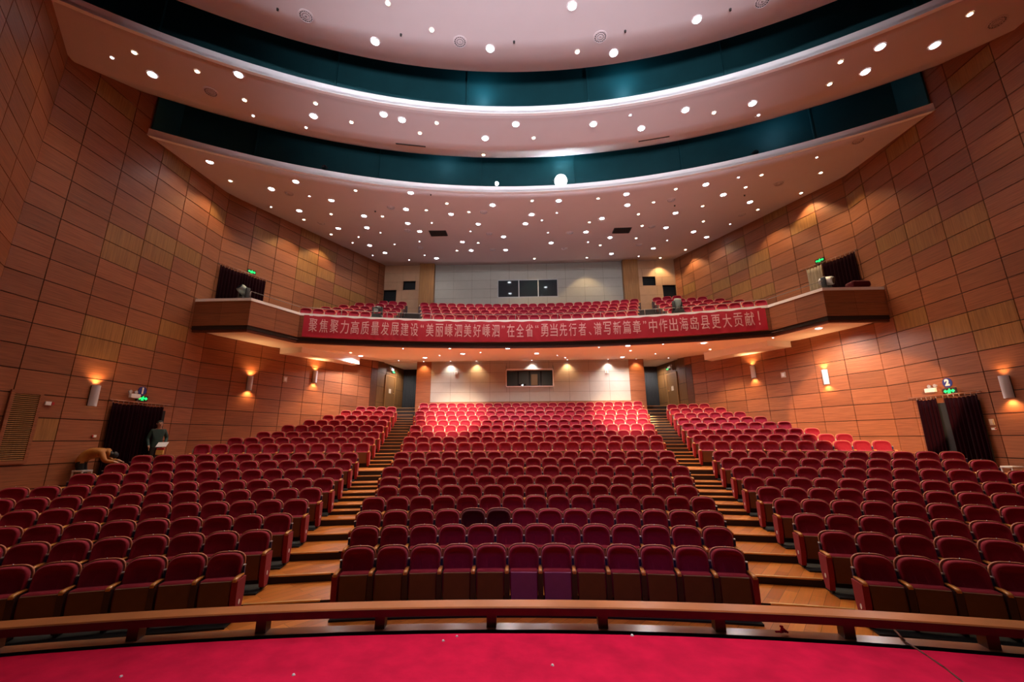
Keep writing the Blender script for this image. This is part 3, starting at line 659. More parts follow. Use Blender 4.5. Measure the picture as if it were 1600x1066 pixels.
for surf_, kinds in LT.items():
    for ri, row in enumerate(rows_of(kinds.get('V', []), 1.0)):
        for n, p in enumerate(row):
            o = bpy.data.objects.new('air_diffuser', VM); COL.objects.link(o); o.location = (p[0], p[1], p[2]-.002)
            tag(o, 'round dark air diffuser, %s from the left in the %s such row, %s' % (ordn(n+1), ordn(ri+1), PL[surf_]), 'air vent', 'round air diffusers of the '+PL[surf_])
    for n, p in enumerate(sorted(kinds.get('S', []))):
        b = MB(); b.tube((0, 0, 0), (0, 0, -.05), .035, .025, n=10); b.disc((0, 0, -.055), .03, 10, 0)
        o = b.build('sprinkler_head', ['blackmetal'], None, (p[0], p[1], p[2]+.002))
        tag(o, 'small dark sprinkler head, %s from the left on the %s' % (ordn(n+1), PL[surf_]), 'sprinkler', 'sprinkler heads of the '+PL[surf_])
    for n, p in enumerate(kinds.get('G', [])):
        b = MB(); b.box(-.46, .46, -.30, .30, -.03, 0, 0)
        for k in range(9): y = -.26+.065*k; b.box(-.42, .42, y, y+.03, -.045, -.03, 1)
        o = b.build('return_air_grille', ['blackmetal', 'joint'], None, (p[0], p[1], p[2]-.005)); tag(o, 'rectangular dark air grille on the %s half of the rear ceiling panel' % ('left', 'right')[n], 'air vent', 'rectangular ceiling grilles')
    for n, p in enumerate(kinds.get('L', [])):
        b = MB(); b.box(-.55, .55, -.03, .03, -.012, 0, 0)
        o = b.build('linear_slot', ['blackmetal'], None, (p[0], p[1], p[2]-.005)); o.rotation_euler = (0, 0, (.2, -.2)[n]); tag(o, 'thin dark slot on the %s half of the middle ceiling panel' % ('left', 'right')[n], 'ceiling slot', 'thin ceiling slots')

# stage lamps in the ceiling slots
def stage_lamp(loc, aim, label, lit=0, size=1.0, color=(1, 1, 1), power=0):
    t = empty('stage_spotlight', loc); t.rotation_euler = (Vector(aim)-Vector(loc)).to_track_quat('-Z', 'Y').to_euler()
    s_ = size; tag(t, label, 'stage light', 'stage spotlights in the ceiling slots')
    b = MB(); b.tube((0, 0, .22*s_), (0, 0, -.12*s_), .10*s_, .13*s_, n=16); b.build('housing', ['blackmetal'], t)
    b = MB(); b.tube((0, 0, -.12*s_), (0, 0, -.13*s_), .115*s_, n=18, mi=0)
    if lit:
        em = mat('lit_stage_lens', (1, 1, 1), .4, emis=color, es=lit); b.build('lens', [em], t)
        spot('beam', (0, 0, -.2*s_), (0, 0, -3), power, 80, color, .05, .6, t)
    else: b.build('lens', ['glass'], t)
    b = MB(); b.box(-.16*s_, -.14*s_, -.02, .02, -.02, .22*s_, 0); b.box(.14*s_, .16*s_, -.02, .02, -.02, .22*s_, 0); b.box(-.16*s_, .16*s_, -.02, .02, .22*s_, .25*s_, 0); b.build('yoke', ['blackmetal'], t)
stage_lamp((1.48, 16.35, 14.05), (0.2, 2, 2.5), 'dazzling white stage spotlight glaring from the rear ceiling slot', 160, 2.3, (.80, .95, 1), 90)
stage_lamp((-1.40, 16.3, 13.95), (-0.6, 2, 2), 'small bright stage spotlight left of the dazzling one', 60, .7, (.85, .96, 1), 20)
for (x, y, z), l in (((-8.62, 14.9, 13.98), 'unlit stage spotlight in the rear slot, left of centre'), ((9.2, 14.7, 13.95), 'unlit stage spotlight in the rear slot, right of centre'), ((-11.6, 13.6, 13.8), 'unlit stage spotlight at the left end of the rear slot'),
                     ((-5.2, 11.95, 14.2), 'unlit stage spotlight in the front slot, left of centre'), ((3.4, 12.35, 14.2), 'unlit stage spotlight in the front slot near its middle'), ((8.5, 10.75, 14.2), 'unlit stage spotlight in the front slot, right of centre')):
    stage_lamp((x, y, z), (x*.3, 0, 1), l, 0, .8)
for p, c, e in (((1.6, 15.9, 15.4), (.3, .85, 1), 34), ((-3.6, 15.5, 15.4), (.3, .8, 1), 14), ((-1.6, 12.1, 15.2), (.3, .8, 1), 20), ((3.4, 11.9, 15.2), (.3, .8, 1), 20), ((9.6, 13.5, 15.0), (.3, .75, 1), 16)):
    l = bpy.data.lights.new('slot_fill', 'POINT'); l.energy = e; l.color = c; l.shadow_soft_size = .1; o = bpy.data.objects.new('slot_fill', l); COL.objects.link(o); o.location = p  # hidden fill lamps added to brighten the teal slots

# ---------------------------------------------------------------- wall lamps
def sconce(loc, nrm, label, up=1, dn=1):
    n = Vector(nrm).normalized(); t = empty('wall_sconce', loc, math.atan2(n.y, n.x)); tag(t, label, 'wall light', 'half-round wall sconces')
    b = MB(); P = [(.03+.125*cos(a), .115*sin(a)) for a in [(-pi/2)+pi*k/14 for k in range(15)]]
    b.loft([[(x, y, -.31) for x, y in P], [(x, y, .31) for x, y in P]], 0, True, caps=False, closed=False)
    b.loft([[(x*.93+.003, y*.93, -.31) for x, y in P], [(x*.93+.003, y*.93, .31) for x, y in P]], 0, True, caps=False, closed=False); b.build('shade', ['white_metal'], t)
    b = MB(); b.box(0, .032, -.112, .112, -.30, .30, 0); b.build('backplate', ['blackmetal'], t)
    b = MB()
    for z, u in ((.18, 1), (-.18, -1)):
        b.disc((.085, 0, z*1.4), .03, 14, 0, u); b.disc((.085, 0, z*1.4-.01*u), .03, 14, 0, -u)
    b.build('bulb', ['emY'], t)
    for z, on in ((1, up), (-1, dn)):
        if on: spot('glow', (.115, 0, z*.325), (-.12, 0, z*2), 60*on, 130, (1, .52, .20), .035, .9, t)
M['white_metal'] = mat('matt_white_metal', (.62, .62, .66), .45, .1)
g_ = (-.42, 1.0); nl = Vector((1, .42, 0)).normalized()
for s, nm in ((-1, 'left'), (1, 'right')):
    for k, (x, y, z, on) in enumerate(((13.24, 11.92, 4.06, (1, .0) if s < 0 else (.4, 1)), (12.40, 17.64, 5.19, (1, 1)), (11.11, 20.7, 5.92, (1, 1)))):
        n = Vector((-s, 0, 0)) if k == 0 else Vector((-s, -.42, 0)).normalized()
        x_ = (13.27 if k == 0 else W(y)) - .025
        sconce((s*x_, y, z), n, ('%s wall sconce nearest the stage beside the door curtain', '%s wall sconce, the middle one of three', '%s wall sconce farthest back under the balcony')[k] % ('silver half-round left' if s < 0 else 'silver half-round right'), *on)

# ---------------------------------------------------------------- signs, curtains, small wall fittings
def text_mesh(txt, name, size=1, extr=0.0, mt='white', offset_=0):
    c = bpy.data.curves.new('lettering', 'FONT'); c.body = txt; c.size = size; c.extrude = extr; c.align_x = 'CENTER'; c.align_y = 'CENTER'; c.offset = offset_; c.resolution_u = 3
    o = bpy.data.objects.new('lettering', c); COL.objects.link(o); dg = bpy.context.evaluated_depsgraph_get(); dg.update()
    me = bpy.data.meshes.new_from_object(o.evaluated_get(dg)); bpy.data.objects.remove(o); me.name = name; me.materials.clear(); me.materials.append(M[mt]); return me
def face_frame(parent_loc, n):
    """Empty whose local +x runs to the viewer's right, +y up and +z out of the wall"""
    n = Vector(n).normalized(); up = Vector((0, 0, 1)); r = up.cross(n); m_ = Matrix.Identity(4)
    for i in range(3): m_[i][0] = r[i]; m_[i][1] = up[i]; m_[i][2] = n[i]; m_[i][3] = parent_loc[i]
    return m_
def exit_sign(loc, n, label, w_=.40, h_=.19):
    t = empty('exit_sign'); t.matrix_world = face_frame(loc, n); tag(t, label, 'exit sign', 'green exit signs')
    b = MB(); b.box(-w_/2, w_/2, -h_/2, h_/2, 0, .05, 0); b.build('case', ['blackmetal'], t)
    b = MB()     # running figure between two arrows
    z = .053
    def q(P): b.loft([[(x*w_*.46, y*h_*.40, z-.002) for x, y in P], [(x*w_*.46, y*h_*.40, z+.002) for x, y in P]], 0)
    q([(-.95, 0), (-.6, .7), (-.6, .25), (-.3, .25), (-.3, -.25), (-.6, -.25), (-.6, -.7)]); q([(.95, 0), (.6, -.7), (.6, -.25), (.3, -.25), (.3, .25), (.6, .25), (.6, .7)])
    q([(.08+.1*cos(a*pi/4), .75+.2*sin(a*pi/4)) for a in range(8)]); q([(-.12, .5), (.12, .5), (.2, 0), (.1, -.3), (.2, -.9), (.05, -.9), (-.02, -.3), (-.2, -.9), (-.33, -.85), (-.15, -.2)]); q([(-.28, .3), (.3, .3), (.3, .15), (-.28, .15)])
    b.build('symbol', ['green'], t)
def emergency_light(loc, n, label):
    t = empty('emergency_light'); t.matrix_world = face_frame(loc, n); tag(t, label, 'emergency light', 'twin-head emergency lights')
    b = MB(); b.rbox(-.17, .17, 0, .1, -.07, .07, .02, 0); o = b.build('box', ['white'], t); o.rotation_euler = (math.radians(90), 0, 0); o.location = (0, 0, .1)
    for x in (-.1, .1):
        b = MB(); b.tube((x, .06, .04), (x, .13, .05), .012, n=8); b.tube((x, .14, .02), (x, .14, .09), .03, .055, n=14); b.build('lamp_head', ['silver'], t)
def roundel(loc, n, txt, label):
    t = empty('number_sign'); t.matrix_world = face_frame(loc, n); tag(t, label, 'door number sign')
    b = MB(); P = [(.15*cos(2*pi*k/28), .15*sin(2*pi*k/28)) for k in range(28)]; b.loft([[(x, y, 0) for x, y in P], [(x, y, .02) for x, y in P]], 0); b.build('disc', ['signblue'], t)
    me = text_mesh(txt, 'numeral', .27, .002, 'white', .016); o = mo('numeral', me, t)
    xs = [v.co.x for v in me.vertices]; ys = [v.co.y for v in me.vertices]; o.location = (-(max(xs)+min(xs))/2, -(max(ys)+min(ys))/2+.01, .024)
M['signblue'] = mat('deep_blue_enamel', (.01, .03, .22), .4)
def curtain(name, x, y0, y1, z0, z1, halves, label, s, ang=0, mt='curtain'):
    """hangs along y; s: side sign"""
    t = empty(name, (s*x, (y0+y1)/2, z1)); tag(t, label, 'curtain'); t.rotation_euler = (0, 0, ang)
    yc = (y0+y1)/2; H = z1-z0
    def one(a, b_, sag):
        mb = MB(); n = max(24, int((b_-a)*40)); R = []
        for r in range(9):
            f = r/8; row = []
            for k in range(n+1):
                u = k/n; y = a+(b_-a)*u-yc; ph = u*(b_-a)*2*pi/.13
                amp = .022+.03*f; zt = -sag*sin(pi*u)*(1-f) - (.03*abs(sin(ph*.5)) if r == 0 else 0)
                row.append((-s*(.07+amp*sin(ph+.6*sin(5*u+f))), y+.01*sin(ph*2), -H*f+zt))
            R.append(row)
        I = [mb.vs(r) for r in R]
        for p, q in zip(I, I[1:]):
            for k in range(n): mb.face([p[k], p[k+1], q[k+1], q[k]], 0, smooth=True)
        o = mb.build('drape', [mt], t); md = o.modifiers.new('solid', 'SOLIDIFY'); md.thickness = .006
    for a, b_, sg in halves: one(a, b_, sg)
    mb = MB(); mb.tube((-s*.07, y0-yc-.12, .07), (-s*.07, y1-yc+.3, .07), .016, n=10); mb.build('rod', ['rod'], t)
    mb = MB()
    for y in (y0-yc-.05, y1-yc+.2): mb.box(*sorted((0, -s*.08)), y-.012, y+.012, .05, .09)
    for a, b_, sg in halves:
        m_ = int((b_-a)/.16)
        for k in range(m_+1):
            y = a+(b_-a)*k/m_-yc; mb.tube((-s*.07, y, .07), (-s*.07, y, -.02), .006, n=6)
    mb.build('ring', ['silver'], t)['label'] = 'silver curtain hooks'
    return t
M['rod'] = mat('copper_rod', (.55, .28, .18), .35, .7)
curtain('door_curtain', 13.24, 12.5, 14.35, 1.55, 3.92, [(12.5, 13.38, .03), (13.36, 14.35, .03)], 'dark maroon door curtain beneath the blue number one sign', -1)
curtain('door_curtain', 13.24, 12.7, 14.62, 1.5, 3.95, [(12.7, 13.72, .04), (13.95, 14.62, .03)], 'dark maroon door curtain beneath the blue number two sign', 1)
for s, n_ in ((-1, 'left'), (1, 'right')):   # dark recess behind the door curtains
    mb = MB(); x0, x1 = sorted((s*13.20, s*13.255)); mb.box(x0, x1, 12.75, 14.5, 1.4, 3.78, 0); o = mb.build('door_1' if s < 0 else 'door_2', ['black']); struct(o)
exit_sign((-13.22, 13.48, 4.13), (1, 0, 0), 'green exit sign under the blue number one disc')
emergency_light((-13.24, 13.10, 4.17), (1, 0, 0), 'white twin-head emergency light beside the blue number one disc')
roundel((-13.235, 13.47, 4.38), (1, 0, 0), '1', 'blue disc with a white numeral one above the curtained door')
exit_sign((13.22, 13.47, 4.12), (-1, 0, 0), 'green exit sign under the blue number two disc')
emergency_light((13.24, 13.98, 4.20), (-1, 0, 0), 'white twin-head emergency light beside the blue number two disc')
roundel((13.235, 13.52, 4.39), (-1, 0, 0), '2', 'blue disc with a white numeral two above the curtained door')
exit_sign((-9.09, 26.85, 7.12), (.98, -.19, 0), 'green exit sign in the vestibule behind the left stalls aisle', .34, .16)
exit_sign((9.09, 26.85, 7.12), (-.98, -.19, 0), 'green exit sign in the vestibule behind the right stalls aisle', .34, .16)
emergency_light((-9.17, 26.45, 7.22), (.98, -.19, 0), 'white emergency light beside the exit sign of the left vestibule')
emergency_light((9.17, 26.45, 7.15), (-.98, -.19, 0), 'white emergency light beside the exit sign of the right vestibule')
for s in (-1, 1):
    yy = 17.05; exit_sign((s*(W(yy)-.03), yy, 10.22), (-s, -.42, 0), 'green exit sign over the %s balcony box curtain' % ('left' if s < 0 else 'right'), .38, .18)
ang = math.atan(.42)
def box_curtain(s, y0, y1, halves, label, mt='curtain'):
    ym = (y0+y1)/2; return curtain('box_curtain', W(ym)-.04, ym-(y1-y0)*.54, ym+(y1-y0)*.54, 8.3, 10.02, [(ym+(a-ym)*1.08, ym+(b-ym)*1.08, .03) for a, b in halves], label, s, s*ang, mt)
box_curtain(-1, 15.8, 17.7, [(15.8, 16.8), (16.75, 17.7)], 'black curtain across the left balcony box opening')
box_curtain(1, 15.8, 16.95, [(15.8, 16.95)], 'black curtain across the right balcony box opening')
M['stripe'] = mat('beige_curtain_cloth', (.30, .24, .17), .8)
t = box_curtain(1, 17.0, 17.6, [(17.0, 17.6)], 'narrow beige curtain beside the black one in the right balcony box', 'stripe')
mb = MB(); mb.rbox(-.35, .35, -.2, .2, -.14, .1, .09, 0); o = mb.build('folded_cloth', ['velvet_dark'], None, (12.45, 15.12, 8.36)); tag(o, 'crumpled dark red cloth lying on the ledge of the right balcony box', 'cloth')
def plate(loc, n, w_, h_, name, mt, label, cat, inner=None):
    t = empty(name); t.matrix_world = face_frame(loc, n); tag(t, label, cat)
    b = MB(); b.box(-w_/2, w_/2, -h_/2, h_/2, 0, .03, 0); b.build('plate', [mt], t)
    if inner: b = MB(); b.box(*inner[0], .03, .045, 0); b.build('button' if inner[2] is None else inner[2], [inner[1]], t)
M['beige'] = mat('beige_plastic', (.50, .40, .30), .5); M['redp'] = mat('red_plastic', (.45, .02, .02), .4)
plate((-13.24, 10.8, 3.74), (1, 0, 0), .14, .10, 'fire_alarm_button', 'white', 'small white and red call point on the wall beside the vent', 'alarm button', ((.07, .13, -.04, .04), 'redp', None))
plate((-13.24, 12.22, 2.88), (1, 0, 0), .1, .07, 'door_switch', 'white', 'small white switch beside the left door curtain', 'switch', ((-.09, -.05, -.03, .03), 'redp', None))
plate((13.24, 12.55, 3.12), (-1, 0, 0), .11, .17, 'notice_plate', 'beige', 'small beige notice beside the right door curtain', 'notice', ((-.04, .04, -.05, .05), 'beige', 'print'))
plate((13.24, 12.55, 2.93), (-1, 0, 0), .10, .06, 'door_switch', 'white', 'small white switch below the beige notice on the right wall', 'switch', ((.05, .09, -.02, .02), 'redp', None))
plate((-W(19.19)+.03, 19.19, 5.58), (1, -.42, 0), .22, .26, 'wall_speaker', 'beige', 'square beige wall speaker between the rear left sconces', 'speaker', ((-.06, .06, -.08, .08), 'white', 'grille'))
plate((W(19.32)-.03, 19.32, 5.55), (-1, -.42, 0), .22, .26, 'wall_speaker', 'beige', 'square beige wall speaker between the rear right sconces', 'speaker', ((-.06, .06, -.08, .08), 'white', 'grille'))
plate((-4.66, 25.72, 6.83), (0, -1, 0), .18, .24, 'wall_speaker', 'white', 'small white speaker on the pale back wall, left of the window', 'speaker', ((-.05, .05, -.08, .08), 'beige', 'grille'))
plate((4.86, 25.72, 6.82), (0, -1, 0), .18, .24, 'wall_speaker', 'white', 'small white speaker on the pale back wall, right of the window', 'speaker', ((-.05, .05, -.08, .08), 'beige', 'grille'))
# louvred grille low on the left wall
t = empty('wall_grille', (-13.23, 10.27, 3.1)); tag(t, 'tall wooden louvred grille low on the left wall', 'vent grille')
mb = MB()
for a in ((-.36, -.28, -.92, .92), (.28, .36, -.92, .92)): mb.box(0, .04, a[0], a[1], a[2], a[3], 0, (.95, 0, 0))
mb.box(0, .04, -.28, .28, .84, .92, 0, (.95, 0, 0)); mb.box(0, .04, -.28, .28, -.92, -.84, 0, (.95, 0, 0)); mb.build('frame', ['panel'], t)
mb = MB(); mb.box(0, .006, -.28, .28, -.84, .84, 1)
for k in range(34): z = -.83+.0494*k; mb.hexa([(.006, -.28, z+.022), (.035, -.28, z), (.035, .28, z), (.006, .28, z+.022)], [(.006, -.28, z+.032), (.035, -.28, z+.010), (.035, .28, z+.010), (.006, .28, z+.032)], 0, (1.1, 1, 0))
mb.build('louvres', ['panel', 'joint'], t)
# vestibule doors and drapes
for s, n_ in ((-1, 'left'), (1, 'right')):
    t = empty('vestibule_door', (s*8.97, 26.75, 4.7), 0); n = Vector((-s*.981, -.193, 0)); t.matrix_world = face_frame((s*9.165, 26.55, 4.7), n); tag(t, 'brown door in the %s vestibule, beside the black drape' % n_, 'door')
    b = MB(); b.box(-.55, .55, 0, 2.05, 0, .03, 0, (.5, 1, 0)); b.build('leaf', ['panel'], t)
    b = MB(); b.box(-.62, -.55, 0, 2.12, 0, .05, 0, (.8, 1, 0)); b.box(.55, .62, 0, 2.12, 0, .05, 0, (.8, 1, 0)); b.box(-.55, .55, 2.05, 2.12, 0, .05, 0, (.8, 1, 0)); b.build('frame', ['panel'], t)
    b = MB(); b.tube((-s*.42, 1.0, .02), (-s*.42, 1.0, .09), .035, n=12); b.build('handle', ['brass'], t)
    b = MB(); b.box(-.12, .14, .98, 1.26, .03, .036, 0); b.build('notice', ['beige'], t)
    b = MB(); n = 40; R = []
    x0, x1 = s*8.8, s*7.28
    for f in (0, .5, 1): R.append([(x0+(x1-x0)*k/n, 28.3+.035*sin(k*1.9), 7.1-(7.1-4.72)*f) for k in range(n+1)])
    I = [b.vs(r) for r in R]
    for p, q in zip(I, I[1:]):
        for k in range(n): b.face([p[k], p[k+1], q[k+1], q[k]], 0, smooth=True)
    o = b.build('black_drape', ['black']); tag(o, 'full-height black drape closing the %s vestibule at the head of the aisle' % n_, 'curtain')

# ---------------------------------------------------------------- windows
t = empty('projection_window', (0.02, 25.75, 6.46)); struct(t); t.name = 'window_1'
mb = MB(); x0, x1, z0, z1 = -1.45, 1.45, -.5, .5
for a in ((x0-.03, x1+.03, z1, z1+.05), (x0-.03, x1+.03, z0-.05, z0), (x0-.05, x0, z0, z1), (x1, x1+.05, z0, z1)): mb.box(a[0], a[1], -.05, .1, a[2], a[3], 0)
mb.build('window_frame', ['lip'], t)
for k in range(4):
    a = x0+.72*k; mb = MB(); e = .045
    for q in ((a, a+e, z0, z1), (a+.72-e, a+.72, z0, z1), (a+e, a+.72-e, z1-e-.03, z1), (a+e, a+.72-e, z0, z0+e)): mb.box(q[0], q[1], .0+.02*(k % 2), .03+.02*(k % 2), q[2], q[3], 0)
    o = mb.build('sash', ['blackmetal'], t)
mb = MB(); mb.box(x0-.02, x1+.02, -.12, -.06, z1+.05, z1+.09, 0)
for x in (x0-.05, x1+.03): mb.hexa([(x, -.01, z1+.05), (x+.02, -.01, z1+.05), (x+.02, -.12, z1+.05), (x, -.12, z1+.05)], [(x, -.01, z1+.3), (x+.02, -.01, z1+.3), (x+.02, -.015, z1+.3), (x, -.015, z1+.3)], 1)
mb.build('blind_rail', ['lip', 'blackmetal'], t)
mb = MB(); M['room'] = mat('booth_wall', (.22, .17, .14), .8); M['roomor'] = mat('booth_cupboard', (.5, .22, .10), .6)
mb.box(-2.2, 2.2, 29.2, 29.3, 4.6, 7.6, 0); mb.box(-2.3, -2.2, 26, 29.3, 4.6, 7.6, 0); mb.box(2.2, 2.3, 26, 29.3, 4.6, 7.6, 0); mb.box(-2.3, 2.3, 25.95, 29.3, 4.5, 4.6, 0); mb.box(-2.3, 2.3, 25.95, 29.3, 7.6, 7.7, 0)
mb.box(.15, .6, 28.9, 29.2, 4.6, 7.2, 1); struct(mb.build('wall_booth', ['room', 'roomor']))
l = bpy.data.lights.new('booth_light', 'AREA'); l.energy = 16; l.size = 1.2; l.color = (1, .9, .8); o = bpy.data.objects.new('booth_light', l); COL.objects.link(o); o.location = (0.3, 27.6, 7.5)
t = empty('monitor', (-.45, 26.5, 5.9)); tag(t, 'glowing monitor on the desk inside the projection booth window', 'monitor')
mb = MB(); mb.box(-.22, .22, -.02, .02, .02, .3, 0); mb.box(-.05, .05, -.03, .03, -.25, .02, 0); mb.build('case', ['blackmetal'], t)
mb = MB(); mb.disc((0, 0, 0), .06, 14, 0); o = mb.build('lamp', ['emW'], t, (0, -.03, .18)); o.rotation_euler = (math.radians(-90), 0, 0)
t = empty('window_2', (0, 24.9, 12.16)); struct(t)
mb = MB()
for a in ((-1.95, 1.9, .55, .6), (-1.95, 1.9, -.62, -.57), (-1.97, -1.92, -.6, .58), (1.87, 1.92, -.6, .58), (-.62, -.56, -.57, .55), (.62, .68, -.57, .55)): mb.box(a[0], a[1], -.03, .05, a[2], a[3], 0)
M['alu'] = mat('grey_aluminium', (.3, .3, .3), .4, .5)
mb.build('window_frame', ['alu'], t)
for a, b_ in ((-1.92, -.62), (-.56, .62), (.68, 1.87)):
    mb = MB(); mb.box(a, b_, .01, .02, -.57, .55, 0); mb.build('pane', ['glass'], t)
mb = MB(); mb.box(-1.95, 1.9, 25.2, 25.25, 11.5, 12.8, 0); struct(mb.build('wall_booth_upper', ['black']))

# ---------------------------------------------------------------- banner
t = empty('banner', (0, 18.6, 7.65)); tag(t, 'long red cloth banner with white Chinese lettering hung on the balcony front', 'banner')
BC = -14.0; BRr = 32.62-.035
def bpt(s, z, off=0): a = s/32.62; r = BRr-off; return (r*sin(a), BC+r*cos(a)-18.6, z-7.65)
def wr(s, z): return .007*sin(3.1*s+2.3*z)*sin(.7*s)+.006*sin(9*s-7*z+sin(2*s))+.008*sin(17*s+9*z)*max(0, sin(.9*s+1))+.012
mb = MB(); S0, S1 = -10.14, 10.17; n = 420; m_ = 10
I = []
for r in range(m_+1):
    row = []
    for k in range(n+1):
        s = S0+(S1-S0)*k/n; z = 7.13+(8.12-.03*sin(4.1*s)**2-7.13)*r/m_
        row.append(bpt(s, z, wr(s, z)))
    I.append(mb.vs(row))
for p, q in zip(I, I[1:]):
    for k in range(n): mb.face([p[k], p[k+1], q[k+1], q[k]], 0, smooth=True)
mb.build('cloth', ['banner'], t)
TXT = '聚焦聚力高质量发展建设“美丽嵊泗美好嵊泗”在全省“勇当先行者、谱写新篇章”中作出海岛县更大贡献！'
POS = [-9.62, -9.07, -8.52, -7.97, -7.42, -6.87, -6.33, -5.78, -5.23, -4.69, -4.14, -3.74, -3.33, -2.81, -2.28, -1.75, -1.22, -.70, -.17, .35, .72, 1.12, 1.66, 2.20, 2.58, 2.98, 3.52, 4.05, 4.58, 5.12, 5.52, 5.9, 6.43, 6.97, 7.50, 8.04, 8.42]
n_q = {'“', '”', '、', '！'}
# advance: full characters one unit, punctuation narrower; fitted between both ends of the row
adv = [.62 if ch in n_q else 1 for ch in TXT]; tot = sum(adv); L0, L1 = -9.95, 10.02; u = (L1-L0)/tot; s = L0; V = []; Fc = []
M['letter_'] = M['letter']
for ch, ad in zip(TXT, adv):
    me = text_mesh(ch, 'glyph', 1, 0, 'letter', 0 if ch == '海' else .004)
    if len(me.vertices):
        xs = [v.co.x for v in me.vertices]; ys = [v.co.y for v in me.vertices]; cx_, cy_ = (max(xs)+min(xs))/2, (max(ys)+min(ys))/2
        W_ = max(xs)-min(xs); H_ = max(ys)-min(ys); full = ch not in n_q
        sx = (u*.80/max(W_, .5)) if full else u*.9; sz = .62/max(H_, .72) if full else .55
        zc = 7.66 if full else {'、': 7.44, '！': 7.66}.get(ch, 7.84)
        if ch == '！': sz = .62/H_
        n0 = len(V)
        for v in me.vertices:
            ss = s+ad*u/2+(v.co.x-cx_)*sx; z = zc+(v.co.y-cy_)*sz; V.append(bpt(ss, z, wr(ss, z)+.034))
        for f in me.polygons: Fc.append([n0+q for q in f.vertices])
    bpy.data.meshes.remove(me); s += ad*u
me = bpy.data.meshes.new('lettering'); me.from_pydata(V, [], Fc); me.materials.append(M['letter']); o = mo('lettering', me, t); o['label'] = 'pinkish white Chinese characters'

# ---------------------------------------------------------------- moving lights on the balcony
def moving_head(loc, rz, tilt, label, mt='blackmetal', s_=1.0):
    t = empty('moving_head_light', loc, rz); tag(t, label, 'stage light', 'moving head stage lights on the balcony')
    b = MB(); b.rbox(-.2*s_, .2*s_, -.17*s_, .17*s_, 0, .16*s_, .03, 0); b.build('base', ['blackmetal'], t)
    b = MB()
    for x in (-1, 1): b.rbox(*sorted((x*.17*s_, x*.235*s_)), -.07*s_, .07*s_, .15*s_, .52*s_, .02, 0)
    b.box(-.2*s_, .2*s_, -.06*s_, .06*s_, .15*s_, .19*s_, 0); b.build('yoke', ['blackmetal'], t)
    b = MB(); R = []
    for y, r in ((.20, .07), (.17, .12), (.02, .15), (-.16, .15), (-.22, .13)): R.append([(r*s_*cos(2*pi*k/18), y*s_, r*s_*sin(2*pi*k/18)) for k in range(18)])
    b.loft(R, 0, True); o = b.build('head', [mt], t); o.location = (0, 0, .42*s_); o.rotation_euler = (tilt, 0, 0)
    b = MB(); b.loft([[(.11*s_*cos(2*pi*k/18), -.222*s_, .11*s_*sin(2*pi*k/18)) for k in range(18)], [(.11*s_*cos(2*pi*k/18), -.23*s_, .11*s_*sin(2*pi*k/18)) for k in range(18)]], 0); b.build('lens', ['glass'], o)
M['greygreen'] = mat('grey_green_metal', (.22, .26, .24), .4, .3)
moving_head((-7.35, 18.72, 8.45), 0, .5, 'black moving head light on the balcony coping, left above the banner', s_=1.05)
moving_head((7.0, 18.75, 8.45), .4, -1.3, 'black moving head light on the balcony coping, right above the banner', 'greygreen', 1.1)
moving_head((-11.72, 15.5, 8.2), -.4, -.6, 'grey-green spotlight head in the left balcony box before the curtain', 'greygreen', 1.15)
moving_head((11.62, 15.55, 8.2), .6, .2, 'pale-ringed moving head light in the right balcony box', 'silver', 1.15)
mb = MB(); mb.box(-13.2, -11.3, 15.22, 15.75, 7.5, 8.2, 0); mb.box(11.3, 13.2, 15.22, 15.75, 7.5, 8.2, 0); mb.box(-7.62, -7.08, 18.5, 18.95, 7.5, 8.45, 0); mb.box(6.73, 7.27, 18.52, 18.97, 7.5, 8.45, 0); struct(mb.build('trim_2', ['blackmetal']))

# ---------------------------------------------------------------- stage rail
t = empty('stage_rail', (0, 4.1, 1.1)); tag(t, 'low curved orange wooden rail along the stage edge', 'rail')
mb = MB(); n = 60; A = [-.40+.80*k/n for k in range(n+1)]
for a, b_ in zip(A, A[1:]):
    P = [(18.955, 1.225), (18.965, 1.215), (19.125, 1.215), (19.135, 1.225), (19.135, 1.275), (19.125, 1.285), (18.965, 1.285), (18.955, 1.275)]
    mb.loft([[(lambda q: (q[0], q[1]-4.1, q[2]-1.1))(PR(r, x, z)) for r, z in P] for x in (a, b_)], 0, False, caps=(a == A[0] or b_ == A[-1]))
mb.build('top_rail', ['wood'], t)
mb = MB()
for a, b_ in zip(A, A[1:]):
    mb.hexa(*[[(lambda q: (q[0], q[1]-4.1, q[2]-1.1))(PR(r, x, z)) for r, x in ((18.95, a), (18.95, b_), (18.955, b_), (18.955, a))] for z in (1.218, 1.277)], 0)
mb.build('rail_front_shade', ['wood_dark'], t)  # dark strip added as painted shade on the rail's unlit front
for x in (-5.45, -4.48, -3.5, -2.51, -1.51, -.53, .45, 1.44, 2.44, 3.42, 4.42, 5.4):
    a = math.asin(x/19.04); c = PR(19.04, a, 1.1); o = empty  # post
    mb = MB(); mb.box(-.042, .042, -.05, .05, -.015, .118, 0); q = mb.build('post', ['wood_dark'], t, (c[0], c[1]-4.1, 0)); q.rotation_euler = (0, 0, -a)
